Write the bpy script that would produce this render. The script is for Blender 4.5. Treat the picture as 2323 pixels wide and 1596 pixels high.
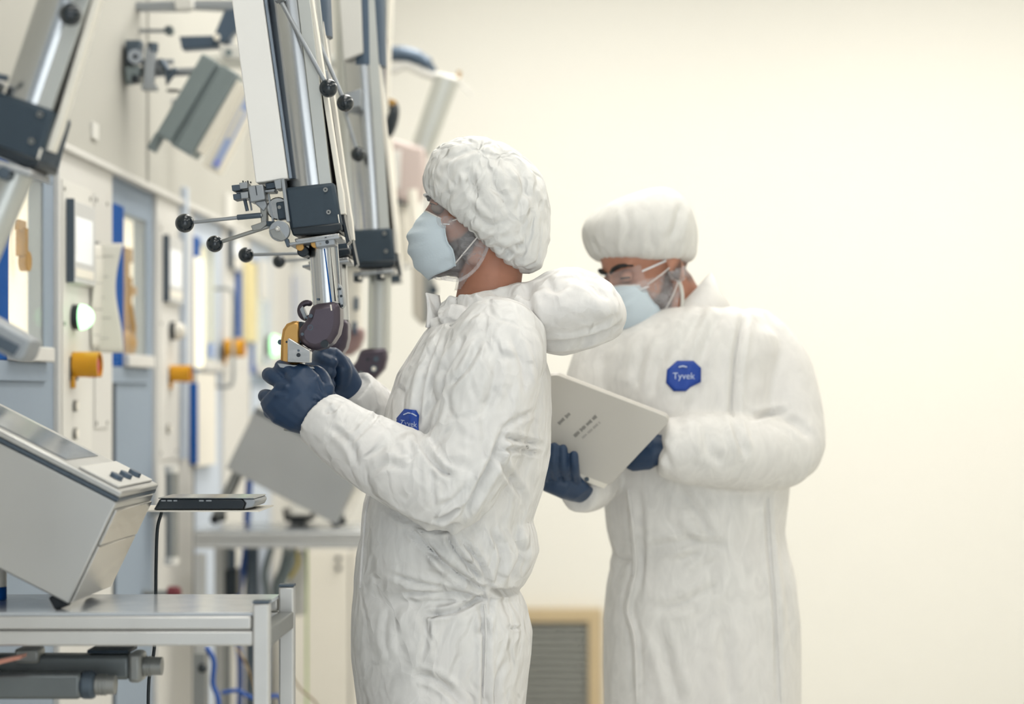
import bpy, bmesh, math, random
import numpy as np
from mathutils import Vector, Matrix
from mathutils.bvhtree import BVHTree

random.seed(7)
np.random.seed(7)
for o in list(bpy.data.objects):
    bpy.data.objects.remove(o, do_unlink=True)
SC = bpy.context.scene
COL = SC.collection

# ------------------------------------------------------------------ camera
W, H, FPX = 2323.0, 1596.0, 4522.0
CX, CY, CZ = 1320.0, 890.0, 1.31            # vanishing point of the hall and camera height
cam_d = bpy.data.cameras.new('camera')
cam_d.sensor_width = 36.0
cam_d.lens = FPX / W * 36.0
cam_d.shift_x = (W / 2 - CX) / W
cam_d.shift_y = (CY - H / 2) / W
cam_d.clip_start = 0.05
cam_d.dof.use_dof = True
cam_d.dof.focus_distance = 3.33
cam_d.dof.aperture_fstop = cam_d.lens / 33.0
cam = bpy.data.objects.new('camera', cam_d)
cam.location = (0, 0, CZ)
cam.rotation_euler = (math.pi / 2, 0, 0)
COL.objects.link(cam)
SC.camera = cam

# ------------------------------------------------------------------ world, exposure
world = bpy.data.worlds.new('world')
SC.world = world
world.use_nodes = True
world.node_tree.nodes['Background'].inputs[0].default_value = (0.91, 0.965, 1.0, 1)
world.node_tree.nodes['Background'].inputs[1].default_value = 1.9
SC.view_settings.view_transform = 'Standard'
SC.view_settings.look = 'None'
SC.view_settings.gamma = 1.0
SC.view_settings.use_curve_mapping = False
SC.view_settings.exposure = 0.23
SC.cycles.use_denoising = True
SC.cycles.max_bounces = 5
SC.cycles.diffuse_bounces = 3
SC.cycles.glossy_bounces = 3
SC.cycles.transmission_bounces = 3
SC.cycles.use_adaptive_sampling = True
SC.cycles.adaptive_threshold = 0.05
SC.cycles.adaptive_min_samples = 12
SC.cycles.use_light_tree = False
SC.cycles.transparent_max_bounces = 10
SC.cycles.caustics_reflective = False
SC.cycles.caustics_refractive = False

def area_light(name, loc, size, power, color=(1, 0.97, 0.915), rot=(0, 0, 0)):
    d = bpy.data.lights.new(name, 'AREA')
    d.shape = 'RECTANGLE'; d.size, d.size_y = size
    d.energy = power; d.color = color
    o = bpy.data.objects.new(name, d)
    o.location = loc; o.rotation_euler = rot
    COL.objects.link(o)
    return o

# unseen ceiling lamps added to brighten hall and end wall (housings built below)
CEIL = 3.25
ADDED_LAMPS = [(-0.25, 1.2, 4), (1.2, 1.2, 4), (-0.25, 3.2, 2.5), (1.2, 3.2, 1.5), (-0.25, 4.7, 8), (1.2, 4.7, 2.5),
         (-0.25, 5.95, 17), (1.2, 5.95, 12.5), (2.2, 5.95, 7)]
for (lx, ly, lp) in ADDED_LAMPS:
    area_light('added_ceiling_lamp_light', (lx, ly, CEIL - 0.075), (0.55, 1.15), lp)

# ------------------------------------------------------------------ helpers
def P(px, py, Y):
    return np.array([(px - CX) / FPX * Y, Y, CZ + (CY - py) / FPX * Y])

def proj(v):
    v = np.asarray(v)
    return np.stack([CX + v[:, 0] / v[:, 1] * FPX, CY - (v[:, 2] - CZ) / v[:, 1] * FPX], 1)

def lin(r, g, b):
    f = lambda c: c / 12.92 if c <= 0.04045 else ((c + 0.055) / 1.055) ** 2.4
    return (f(r / 255.0), f(g / 255.0), f(b / 255.0), 1.0)

class N:
    """thin wrapper to wire a node tree"""
    def __init__(s, name):
        s.m = bpy.data.materials.new(name); s.m.use_nodes = True
        s.t = s.m.node_tree; s.b = s.t.nodes['Principled BSDF']; s.out = s.t.nodes['Material Output']
    def n(s, kind, **kw):
        nd = s.t.nodes.new(kind)
        for k, v in kw.items():
            if isinstance(v, tuple) and k.startswith('i_'):
                pass
            setattr(nd, k, v)
        return nd
    def l(s, a, b): s.t.links.new(a, b)

MATS = {}
def mat(name, color, rough=0.5, metal=0.0, var=0.06, vscale=18.0, bump=0.0, bscale=120.0, stretch=(1, 1, 1),
        emit=None, estr=0.0, spec=0.5, coat=0.0):
    if name in MATS: return MATS[name]
    k = N(name)
    c = k.n('ShaderNodeTexCoord'); mp = k.n('ShaderNodeMapping'); mp.inputs['Scale'].default_value = stretch
    k.l(c.outputs['Object'], mp.inputs['Vector'])
    nz = k.n('ShaderNodeTexNoise'); nz.inputs['Scale'].default_value = vscale; nz.inputs['Detail'].default_value = 3
    k.l(mp.outputs['Vector'], nz.inputs['Vector'])
    mx = k.n('ShaderNodeMix'); mx.data_type = 'RGBA'
    lo = tuple(max(0, x * (1 - var)) for x in color[:3]) + (1,)
    hi = tuple(min(1, x * (1 + var)) for x in color[:3]) + (1,)
    mx.inputs[6].default_value = lo; mx.inputs[7].default_value = hi
    k.l(nz.outputs['Fac'], mx.inputs[0]); k.l(mx.outputs[2], k.b.inputs['Base Color'])
    mr = k.n('ShaderNodeMapRange'); mr.inputs[3].default_value = max(0.02, rough - 0.06); mr.inputs[4].default_value = min(1, rough + 0.06)
    k.l(nz.outputs['Fac'], mr.inputs[0]); k.l(mr.outputs[0], k.b.inputs['Roughness'])
    k.b.inputs['Metallic'].default_value = metal
    k.b.inputs['Specular IOR Level'].default_value = spec
    k.b.inputs['Coat Weight'].default_value = coat
    if bump > 0:
        n2 = k.n('ShaderNodeTexNoise'); n2.inputs['Scale'].default_value = bscale; n2.inputs['Detail'].default_value = 6
        k.l(mp.outputs['Vector'], n2.inputs['Vector'])
        bp = k.n('ShaderNodeBump'); bp.inputs['Strength'].default_value = bump; bp.inputs['Distance'].default_value = 0.003
        k.l(n2.outputs['Fac'], bp.inputs['Height']); k.l(bp.outputs['Normal'], k.b.inputs['Normal'])
    if emit:
        k.b.inputs['Emission Color'].default_value = emit; k.b.inputs['Emission Strength'].default_value = estr
        if estr < 1.5: k.m.cycles.emission_sampling = 'NONE'
    MATS[name] = k.m
    return k.m

def tyvek(name, color, warm, crease=9.0, st=1.0):
    """spun-bonded white coverall cloth: faint fibre mottling, crumpled relief"""
    k = N(name)
    c = k.n('ShaderNodeTexCoord')
    mp = k.n('ShaderNodeMapping'); mp.inputs['Scale'].default_value = (1, 1, 0.45)
    k.l(c.outputs['Object'], mp.inputs['Vector'])
    n1 = k.n('ShaderNodeTexNoise'); n1.inputs['Scale'].default_value = 34; n1.inputs['Detail'].default_value = 5; n1.inputs['Distortion'].default_value = 1.6
    k.l(mp.outputs['Vector'], n1.inputs['Vector'])
    n0 = k.n('ShaderNodeTexNoise'); n0.inputs['Scale'].default_value = 4.0; n0.inputs['Detail'].default_value = 3
    k.l(c.outputs['Object'], n0.inputs['Vector'])
    r1 = k.n('ShaderNodeMapRange'); r1.inputs[1].default_value = 0.3; r1.inputs[2].default_value = 0.7
    k.l(n1.outputs['Fac'], r1.inputs[0])
    mx = k.n('ShaderNodeMix'); mx.data_type = 'RGBA'
    mx.inputs[6].default_value = tuple(x * 0.86 for x in color[:3]) + (1,); mx.inputs[7].default_value = color
    k.l(r1.outputs[0], mx.inputs[0])
    m2 = k.n('ShaderNodeMix'); m2.data_type = 'RGBA'; m2.inputs[7].default_value = warm
    r2 = k.n('ShaderNodeMapRange'); r2.inputs[1].default_value = 0.42; r2.inputs[2].default_value = 0.68; r2.inputs[4].default_value = 0.6
    k.l(n0.outputs['Fac'], r2.inputs[0]); k.l(r2.outputs[0], m2.inputs[0]); k.l(mx.outputs[2], m2.inputs[6])
    k.l(m2.outputs[2], k.b.inputs['Base Color'])
    k.b.inputs['Roughness'].default_value = 0.62
    k.b.inputs['Specular IOR Level'].default_value = 0.35
    # papery creases: warped cell edges, two sizes
    wn = k.n('ShaderNodeTexNoise'); wn.inputs['Scale'].default_value = 7; wn.inputs['Detail'].default_value = 3
    k.l(c.outputs['Object'], wn.inputs['Vector'])
    prev = None
    for (sc_, st_, w_, d_) in ((crease, 0.55 * st, 0.16, 0.0052), (crease * 2.6, 0.5 * st, 0.10, 0.0024)):
        va = k.n('ShaderNodeVectorMath'); va.operation = 'MULTIPLY_ADD'; va.inputs[1].default_value = (w_, w_, w_)
        k.l(wn.outputs['Color'], va.inputs[0]); k.l(mp.outputs['Vector'], va.inputs[2])
        vo = k.n('ShaderNodeTexVoronoi'); vo.feature = 'DISTANCE_TO_EDGE'; vo.inputs['Scale'].default_value = sc_
        k.l(va.outputs[0], vo.inputs['Vector'])
        rr = k.n('ShaderNodeMapRange'); rr.interpolation_type = 'SMOOTHSTEP'; rr.inputs[1].default_value = 0.0; rr.inputs[2].default_value = 0.22
        k.l(vo.outputs['Distance'], rr.inputs[0])
        bb = k.n('ShaderNodeBump'); bb.inputs['Strength'].default_value = st_; bb.inputs['Distance'].default_value = d_
        k.l(rr.outputs[0], bb.inputs['Height'])
        if prev: k.l(prev.outputs['Normal'], bb.inputs['Normal'])
        prev = bb
    b2 = k.n('ShaderNodeBump'); b2.inputs['Strength'].default_value = 0.22; b2.inputs['Distance'].default_value = 0.002
    k.l(n1.outputs['Fac'], b2.inputs['Height']); k.l(prev.outputs['Normal'], b2.inputs['Normal'])
    k.l(b2.outputs['Normal'], k.b.inputs['Normal'])
    MATS[name] = k.m
    return k.m

def seethrough(name, color, alpha, rough=0.3, tint=(1, 1, 1, 1), net=False):
    """thin clear plastic or netting: part of the light passes straight through"""
    k = N(name)
    tr = k.n('ShaderNodeBsdfTransparent'); tr.inputs[0].default_value = tint
    k.b.inputs['Base Color'].default_value = color; k.b.inputs['Roughness'].default_value = rough
    ms = k.n('ShaderNodeMixShader')
    if net:
        c = k.n('ShaderNodeTexCoord'); nz = k.n('ShaderNodeTexNoise'); nz.inputs['Scale'].default_value = 40; nz.inputs['Detail'].default_value = 3; nz.inputs['Distortion'].default_value = 1.5
        k.l(c.outputs['Object'], nz.inputs['Vector'])
        mr = k.n('ShaderNodeMapRange'); mr.inputs[1].default_value = 0.35; mr.inputs[2].default_value = 0.7
        mr.inputs[3].default_value = alpha * 0.65; mr.inputs[4].default_value = min(1, alpha * 1.5)
        k.l(nz.outputs['Fac'], mr.inputs[0]); k.l(mr.outputs[0], ms.inputs[0])
    else:
        ms.inputs[0].default_value = alpha
    k.l(tr.outputs[0], ms.inputs[1]); k.l(k.b.outputs[0], ms.inputs[2]); k.l(ms.outputs[0], k.out.inputs['Surface'])
    MATS[name] = k.m
    return k.m

# ---- shapes: every function returns (vertices, faces)
def unit(v):
    v = np.asarray(v, float); return v / (np.linalg.norm(v) + 1e-12)

def box(c, size, R=None):
    c = np.asarray(c, float); h = np.asarray(size, float) / 2
    v = np.array([[x, y, z] for x in (-1, 1) for y in (-1, 1) for z in (-1, 1)], float) * h
    if R is not None: v = v @ np.asarray(R).T
    return v + c, [(0, 1, 3, 2), (4, 6, 7, 5), (0, 4, 5, 1), (2, 3, 7, 6), (0, 2, 6, 4), (1, 5, 7, 3)]

def boxmm(a, b):
    a = np.minimum(a, b).astype(float) if isinstance(a, np.ndarray) else np.minimum(np.array(a, float), np.array(b, float))
    b = np.maximum(np.array(a, float), np.array(b, float))
    return box((a + b) / 2, b - a)

def loft(rings, cap=True):
    n = len(rings[0]); v = np.concatenate(rings); f = []
    for i in range(len(rings) - 1):
        for j in range(n):
            k = (j + 1) % n
            f.append((i * n + j, i * n + k, (i + 1) * n + k, (i + 1) * n + j))
    if cap:
        f.append(tuple(range(n - 1, -1, -1))); b = (len(rings) - 1) * n; f.append(tuple(range(b, b + n)))
    return v, f

def ring(c, u, w, n=28, e=2.0):
    a = np.linspace(0, 2 * math.pi, n, endpoint=False)
    ca, sa = np.cos(a), np.sin(a)
    x = np.sign(ca) * np.abs(ca) ** (2 / e); y = np.sign(sa) * np.abs(sa) ** (2 / e)
    return np.asarray(c) + x[:, None] * np.asarray(u) + y[:, None] * np.asarray(w)

def frame(d):
    d = unit(d); a = np.array([0, 0, 1.0]) if abs(d[2]) < 0.9 else np.array([1.0, 0, 0])
    u = unit(np.cross(a, d)); return d, u, np.cross(d, u)

def cyl(p0, p1, r0, r1=None, n=20):
    r1 = r0 if r1 is None else r1
    d, u, w = frame(np.asarray(p1) - np.asarray(p0))
    return loft([ring(p0, u * r0, w * r0, n), ring(p1, u * r1, w * r1, n)])

def sweep(pts, radii, n=16, round_ends=True):
    """tube through points; parallel-transported frames, rounded ends"""
    pts = [np.asarray(p, float) for p in pts]
    if np.isscalar(radii): radii = [radii] * len(pts)
    d0 = unit(pts[1] - pts[0]); _, u, _w = frame(d0)
    rs = []
    for i, p in enumerate(pts):
        d = unit((pts[min(i + 1, len(pts) - 1)] - pts[max(i - 1, 0)]))
        u = unit(u - d * np.dot(u, d)); w = np.cross(d, u)
        if i == 0 and round_ends:
            for t in (0.15, 0.5, 0.8):
                rs.append(ring(p - d * radii[0] * math.sqrt(1 - t * t) , u * radii[0] * t, w * radii[0] * t, n))
        rs.append(ring(p, u * radii[i], w * radii[i], n))
        if i == len(pts) - 1 and round_ends is True:
            for t in (0.8, 0.5, 0.15):
                rs.append(ring(p + d * radii[i] * math.sqrt(1 - t * t), u * radii[i] * t, w * radii[i] * t, n))
    return loft(rs)

def curve_pts(pts, m=8):
    """Catmull-Rom through the points"""
    p = [np.asarray(q, float) for q in pts]; p = [2 * p[0] - p[1]] + p + [2 * p[-1] - p[-2]]
    out = []
    for i in range(1, len(p) - 2):
        for k in range(m):
            t = k / m
            out.append(0.5 * (2 * p[i] + (p[i + 1] - p[i - 1]) * t + (2 * p[i - 1] - 5 * p[i] + 4 * p[i + 1] - p[i + 2]) * t ** 2
                              + (3 * p[i] - p[i - 1] - 3 * p[i + 1] + p[i + 2]) * t ** 3))
    out.append(p[-2]); return out

def ball(c, r, nu=20, nv=14, R=None):
    r = np.ones(3) * r if np.isscalar(r) else np.asarray(r, float)
    rs = []
    for i in range(nv + 1):
        t = math.pi * min(max(i / nv, 0.02), 0.98)
        a = np.linspace(0, 2 * math.pi, nu, endpoint=False)
        q = np.stack([np.cos(a) * math.sin(t), np.sin(a) * math.sin(t), np.full(nu, -math.cos(t))], 1) * r
        if R is not None: q = q @ np.asarray(R).T
        rs.append(q + np.asarray(c))
    return loft(rs)

def prism(poly, Yc, y0, y1):
    """outline in picture units at distance Yc, given true thickness from Y=y0 to y1"""
    q = np.array([P(a, b, Yc) for a, b in poly])
    ar = sum(q[i][0] * q[(i + 1) % len(q)][2] - q[(i + 1) % len(q)][0] * q[i][2] for i in range(len(q)))
    if ar < 0: q = q[::-1]
    A = q.copy(); A[:, 1] = y0; B = q.copy(); B[:, 1] = y1
    n = len(q); f = [tuple(range(n)), tuple(range(2 * n - 1, n - 1, -1))]
    for i in range(n):
        j = (i + 1) % n; f.append((j, i, n + i, n + j))
    return np.concatenate([A, B]), f

def grid(fn, nu, nv):
    v = np.array([fn(i / (nu - 1), j / (nv - 1)) for i in range(nu) for j in range(nv)])
    f = [(i * nv + j, i * nv + j + 1, (i + 1) * nv + j + 1, (i + 1) * nv + j) for i in range(nu - 1) for j in range(nv - 1)]
    return v, f

def join(parts):
    V, F, o = [], [], 0
    for v, f in parts:
        V.append(np.asarray(v, float)); F += [tuple(i + o for i in q) for q in f]; o += len(v)
    return np.concatenate(V), F

# ---- objects
def link(o, parent=None):
    COL.objects.link(o)
    if parent is not None:
        o.parent = parent
        o.matrix_parent_inverse = Matrix.Translation(-Vector(parent['_o']))
    return o

def obj(name, parts, m, parent=None, bevel=0.0, smooth=38, solid=0.0, label=None, sub=0):
    if isinstance(parts, list): parts = join(parts)
    v, f = parts
    v = np.asarray(v, float)
    c = (v.min(0) + v.max(0)) / 2
    me = bpy.data.meshes.new(name)
    me.from_pydata((v - c).tolist(), [], f)
    bm = bmesh.new(); bm.from_mesh(me); bmesh.ops.recalc_face_normals(bm, faces=bm.faces); bm.to_mesh(me); bm.free()
    me.polygons.foreach_set('use_smooth', [True] * len(me.polygons))
    me.set_sharp_from_angle(angle=math.radians(smooth))
    me.materials.append(m)
    o = bpy.data.objects.new(name, me)
    o.location = c; o['_o'] = tuple(float(x) for x in c)
    if solid:
        md = o.modifiers.new('solid', 'SOLIDIFY'); md.thickness = solid; md.offset = 0
    if bevel:
        md = o.modifiers.new('bevel', 'BEVEL'); md.width = bevel; md.segments = 2; md.limit_method = 'ANGLE'; md.angle_limit = math.radians(45)
    if sub:
        md = o.modifiers.new('sub', 'SUBSURF'); md.levels = md.render_levels = sub
    if label: o['label'] = label
    return link(o, parent)

def thing(name, label, cat, loc, group=None):
    o = bpy.data.objects.new(name, None); o.empty_display_size = 0.05
    o.location = loc; o['_o'] = tuple(float(x) for x in loc)
    o['label'] = label; o['category'] = cat
    if group: o['group'] = group
    return link(o)

def tag(o, label, cat, group=None):
    o['label'] = label; o['category'] = cat
    if group: o['group'] = group
    return o

def struct(o, label=None):
    o['kind'] = 'structure'
    if label: o['label'] = label
    return o

# ---- organic surfaces
def remesh(parts, voxel, it=5, lam=0.5):
    """one continuous skin around overlapping closed shapes; returns (v, f) with quads"""
    v, f = join(parts)
    me = bpy.data.meshes.new('tmp'); me.from_pydata(v.tolist(), [], f)
    bm = bmesh.new(); bm.from_mesh(me); bmesh.ops.recalc_face_normals(bm, faces=bm.faces); bm.to_mesh(me); bm.free()
    o = bpy.data.objects.new('tmp', me); COL.objects.link(o)
    md = o.modifiers.new('r', 'REMESH'); md.mode = 'VOXEL'; md.voxel_size = voxel; md.use_smooth_shade = True
    dg = bpy.context.evaluated_depsgraph_get(); dg.update()
    m2 = bpy.data.meshes.new_from_object(o.evaluated_get(dg))
    nv = len(m2.vertices); V = np.empty(nv * 3); m2.vertices.foreach_get('co', V); V = V.reshape(-1, 3)
    F = [tuple(p.vertices) for p in m2.polygons]
    bpy.data.objects.remove(o); bpy.data.meshes.remove(me); bpy.data.meshes.remove(m2)
    return laplace(V, F, it, lam), F

def edges_of(F):
    E = set()
    for q in F:
        for i in range(len(q)):
            a, b = q[i], q[(i + 1) % len(q)]
            E.add((a, b) if a < b else (b, a))
    return np.array(list(E))

def laplace(V, F, it, lam=0.5):
    if it <= 0: return V
    E = edges_of(F); V = V.copy()
    deg = np.zeros(len(V)); np.add.at(deg, E[:, 0], 1); np.add.at(deg, E[:, 1], 1)
    for k in range(it):
        for l_ in (lam, -lam * 0.93) if it > 3 else (lam,):
            S = np.zeros_like(V)
            np.add.at(S, E[:, 0], V[E[:, 1]]); np.add.at(S, E[:, 1], V[E[:, 0]])
            V += l_ * (S / np.maximum(deg, 1)[:, None] - V)
    return V

def normals(V, F):
    Q = np.array([q if len(q) == 4 else (q[0], q[1], q[2], q[2]) for q in F])
    n = np.cross(V[Q[:, 2]] - V[Q[:, 0]], V[Q[:, 3]] - V[Q[:, 1]])
    t = Q[:, 2] == Q[:, 3]
    if t.any(): n[t] = np.cross(V[Q[t, 1]] - V[Q[t, 0]], V[Q[t, 2]] - V[Q[t, 0]])
    R = np.zeros_like(V)
    for i in range(4): np.add.at(R, Q[:, i], n)
    return R / (np.linalg.norm(R, axis=1)[:, None] + 1e-12)

_perm = np.random.RandomState(3).permutation(256); _perm = np.concatenate([_perm, _perm, _perm])
_gr = np.random.RandomState(4).normal(size=(256, 3)); _gr /= np.linalg.norm(_gr, axis=1)[:, None]
def perlin(p):
    i = np.floor(p).astype(int); f = p - i; u = f * f * f * (f * (f * 6 - 15) + 10); i &= 255
    r = 0
    for dx in (0, 1):
        for dy in (0, 1):
            for dz in (0, 1):
                h = _perm[_perm[_perm[i[:, 0] + dx] + i[:, 1] + dy] + i[:, 2] + dz] & 255
                g = (_gr[h] * (f - np.array([dx, dy, dz]))).sum(1)
                w = (u[:, 0] if dx else 1 - u[:, 0]) * (u[:, 1] if dy else 1 - u[:, 1]) * (u[:, 2] if dz else 1 - u[:, 2])
                r = r + g * w
    return r

def crumple(V, F, amp=0.004, freq=9.0, stretch=(1, 1, 0.6), off=0.0, fine=0.0012):
    n = normals(V, F); p = V * np.array(stretch) * freq + off
    warp = np.stack([perlin(p * 0.6 + 11), perlin(p * 0.6 + 31), perlin(p * 0.6 + 57)], 1)
    a = perlin(p + warp * 1.6); r = 0.5 - np.abs(a) * 2.2
    b = perlin(p * 2.3 + warp * 2 + 5); r2 = 0.4 - np.abs(b) * 2
    return V + n * (amp * r + fine * r2)[:, None]

def seg_dist(q, a, b):
    a = np.array(a, float); b = np.array(b, float); ab = b - a
    t = np.clip(((q - a) @ ab) / (ab @ ab + 1e-9), 0, 1)
    return np.linalg.norm(q - (a + t[:, None] * ab), axis=1), t

def folds(V, F, lines, front=True):
    """press creases into the cloth along lines seen on its camera-facing side: (points, width, depth) -
    depth > 0 a valley with a raised lip, depth < 0 a ridge"""
    n = normals(V, F); q = proj(V); d = np.zeros(len(V))
    face = np.clip((-n[:, 1] + 0.25) / 0.5, 0, 1) if front else 1.0
    for pts, wd, dp in lines:
        pts = [tuple(p) for p in (curve_pts([np.array(p + (0,), float) for p in pts], 5) if len(pts) > 2 else pts)]
        pts = [(p[0], p[1]) for p in pts]
        best = np.full(len(V), 1e9); along = np.zeros(len(V)); m = len(pts) - 1
        for i in range(m):
            s, t = seg_dist(q, pts[i], pts[i + 1])
            k = s < best; best[k] = s[k]; along[k] = (i + t[k]) / m
        taper = np.clip(np.minimum(along, 1 - along) * 5 + 0.15, 0, 1)
        x = best / wd
        d += -1.35 * dp * taper * (np.exp(-1.35 * x ** 1.25) - 0.5 * np.exp(-((x - 1.9) / 0.9) ** 2))
    return V + n * (d * face)[:, None]

def organic(name, VF, m, parent=None, root=False):
    V, F = VF
    c = (V.min(0) + V.max(0)) / 2 if not root else np.array([(V[:, 0].min() + V[:, 0].max()) / 2, (V[:, 1].min() + V[:, 1].max()) / 2, V[:, 2].min()])
    me = bpy.data.meshes.new(name); me.from_pydata((V - c).tolist(), [], F)
    me.polygons.foreach_set('use_smooth', [True] * len(me.polygons))
    me.materials.append(m)
    o = bpy.data.objects.new(name, me); o.location = c; o['_o'] = tuple(float(x) for x in c)
    return link(o, parent)

def text_flat(s, size):
    cu = bpy.data.curves.new('t', 'FONT'); cu.body = s; cu.size = size; cu.align_x = 'CENTER'; cu.align_y = 'CENTER'
    o = bpy.data.objects.new('t', cu); COL.objects.link(o)
    dg = bpy.context.evaluated_depsgraph_get(); dg.update()
    me = bpy.data.meshes.new_from_object(o.evaluated_get(dg))
    v = np.array([tuple(x.co) for x in me.vertices]); f = [tuple(p.vertices) for p in me.polygons]
    bpy.data.objects.remove(o); bpy.data.curves.remove(cu); bpy.data.meshes.remove(me)
    return v, f
# ------------------------------------------------------------------ materials
M_wallback = mat('wall_paint_cream', (0.90, 0.885, 0.825, 1), 0.85, var=0.01, vscale=3)
M_white = mat('panel_white', (0.70, 0.69, 0.66, 1), 0.6, var=0.02, vscale=6, spec=0.2)
M_upper_shade = mat('panel_upper_shaded', lin(188, 187, 180), 0.6, var=0.03, vscale=3, spec=0.2)  # shade of the upper wall put into the panel colour
M_offw = mat('panel_grey_white', (0.74, 0.73, 0.69, 1), 0.5, var=0.03, vscale=6)
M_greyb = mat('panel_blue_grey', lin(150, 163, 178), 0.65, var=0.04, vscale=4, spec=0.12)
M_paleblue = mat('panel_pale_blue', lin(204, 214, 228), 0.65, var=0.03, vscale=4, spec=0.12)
M_blue = mat('paint_blue', lin(14, 80, 156), 0.65, var=0.05, spec=0.1)
M_navy = mat('gap_dark', lin(30, 48, 62), 0.6)
M_black = mat('plastic_black', lin(26, 36, 44), 0.32, var=0.08)
M_ball = mat('knob_black', lin(20, 32, 40), 0.22, var=0.12, vscale=40, coat=0.3)
M_rubber = mat('rubber_black', lin(28, 34, 40), 0.7)
M_screw = mat('screw_steel', lin(150, 150, 146), 0.35, 0.9)
M_alu = mat('aluminium_profile', lin(205, 205, 203), 0.38, 0.55, var=0.05, stretch=(1, 1, 1))
M_aludk = mat('aluminium_dull', lin(150, 152, 150), 0.42, 0.6, var=0.06)
M_steel = mat('brushed_steel', lin(212, 210, 206), 0.2, 0.92, var=0.06, vscale=25, stretch=(1, 1, 6), bump=0.05, bscale=160)
M_steelsat = mat('satin_steel_sheet', lin(196, 196, 194), 0.34, 0.9, var=0.05, vscale=9, bump=0.03)
M_tube = mat('tube_polished', lin(196, 198, 199), 0.25, 1.0, var=0.04, vscale=8, stretch=(4, 4, 0.2))
M_tube2 = mat('tube_satin', lin(198, 200, 196), 0.38, 0.75, var=0.04, vscale=8)
M_rail = mat('rail_ivory', lin(243, 238, 226), 0.4, var=0.02)
M_cover = mat('cover_white', lin(250, 249, 246), 0.38, var=0.02)
M_clamp = mat('clamp_slate', lin(52, 66, 78), 0.5, 0.2, var=0.08, vscale=30)
M_sleeve = mat('sleeve_slate_blue', lin(78, 94, 112), 0.4, 0.3, var=0.06)
M_wrist = mat('wrist_anodised', lin(86, 78, 88), 0.36, 0.55, var=0.08, vscale=20)
M_brass = mat('brass_satin', lin(205, 160, 96), 0.33, 0.85, var=0.06)
M_mach = mat('machined_grey', lin(160, 165, 170), 0.4, 0.6, var=0.06)
M_machdk = mat('machined_dark', lin(84, 96, 108), 0.45, 0.5, var=0.06)
M_fixt = mat('fixture_green_grey', lin(128, 140, 142), 0.5, var=0.05)
M_yellow = mat('plastic_yellow', lin(214, 152, 16), 0.38, var=0.04)
M_red = mat('plastic_red', lin(178, 40, 40), 0.4)
M_amber = mat('amber_metal', lin(170, 130, 62), 0.5, 0.2, var=0.2, vscale=30)
M_paper = mat('paper', lin(232, 229, 220), 0.8, var=0.02)
M_ink = mat('ink_grey', lin(150, 150, 148), 0.8)
M_screen = mat('screen_glossy', lin(120, 128, 136), 0.08, var=0.1, vscale=10)
M_lit = mat('cell_light', (0.9, 0.86, 0.74, 1), 0.6, emit=(1.0, 0.955, 0.84, 1), estr=0.55)
M_lit2 = mat('cell_light_amber', (0.9, 0.86, 0.7, 1), 0.6, emit=(1.0, 0.93, 0.70, 1), estr=0.6)
M_green = mat('lamp_green_lit', (0.6, 0.9, 0.6, 1), 0.3, emit=(0.38, 1.0, 0.46, 1), estr=1.9)
M_lampoff = mat('lamp_clear_off', lin(226, 222, 212), 0.2)
M_diff = mat('added_lamp_diffuser', (0.9, 0.9, 0.9, 1), 0.5, emit=(1, 0.97, 0.9, 1), estr=3.0)  # glowing face of the added ceiling lamps
M_floor = mat('floor_epoxy', lin(205, 203, 196), 0.4, var=0.03, vscale=3)
M_tan = mat('frame_tan', lin(202, 182, 146), 0.6, var=0.04)
M_slat = mat('slat_grey', lin(158, 160, 156), 0.5, 0.2, var=0.04)
M_slatdk = mat('grille_shadow', lin(60, 68, 74), 0.8)
M_cablk = mat('cable_black', lin(34, 44, 50), 0.5)
M_cabblue = mat('cable_blue', lin(44, 92, 176), 0.5)
M_cabtan = mat('cable_tan', lin(150, 128, 92), 0.5)
M_glass = seethrough('window_glass', (1, 1, 1, 1), 0.10, 0.05, (0.99, 0.98, 0.94, 1))

# ------------------------------------------------------------------ shell of the hall
XW = -1.09                    # face of the cell front on the left
YB = 7.6                      # end wall
struct(obj('floor', [boxmm((-1.6, -0.8, -0.1), (3.0, YB + 0.1, 0.0))], M_floor))
struct(obj('ceiling', [boxmm((-1.6, -0.8, CEIL), (3.0, YB + 0.1, CEIL + 0.1))], M_white))
struct(obj('wall_back', [boxmm((-1.6, YB, 0), (3.0, YB + 0.1, CEIL))], M_wallback))
struct(obj('wall_front_added', [boxmm((-1.6, -0.8, 0), (-0.5, -0.7, CEIL)), boxmm((1.7, -0.8, 0), (3.0, -0.7, CEIL)), boxmm((-0.5, -0.8, 2.7), (1.7, -0.7, CEIL))], mat('wall_slate', lin(120, 128, 136), 0.7)))  # unseen dark wall added behind the camera for contrast in metal reflections
struct(obj('wall_right', [boxmm((2.85, -0.8, 0), (3.0, YB, CEIL))], M_wallback))
wall = struct(obj('wall_left', [boxmm((-1.6, 1.2, 0), (XW - 0.075, YB, CEIL))], M_white))

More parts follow.
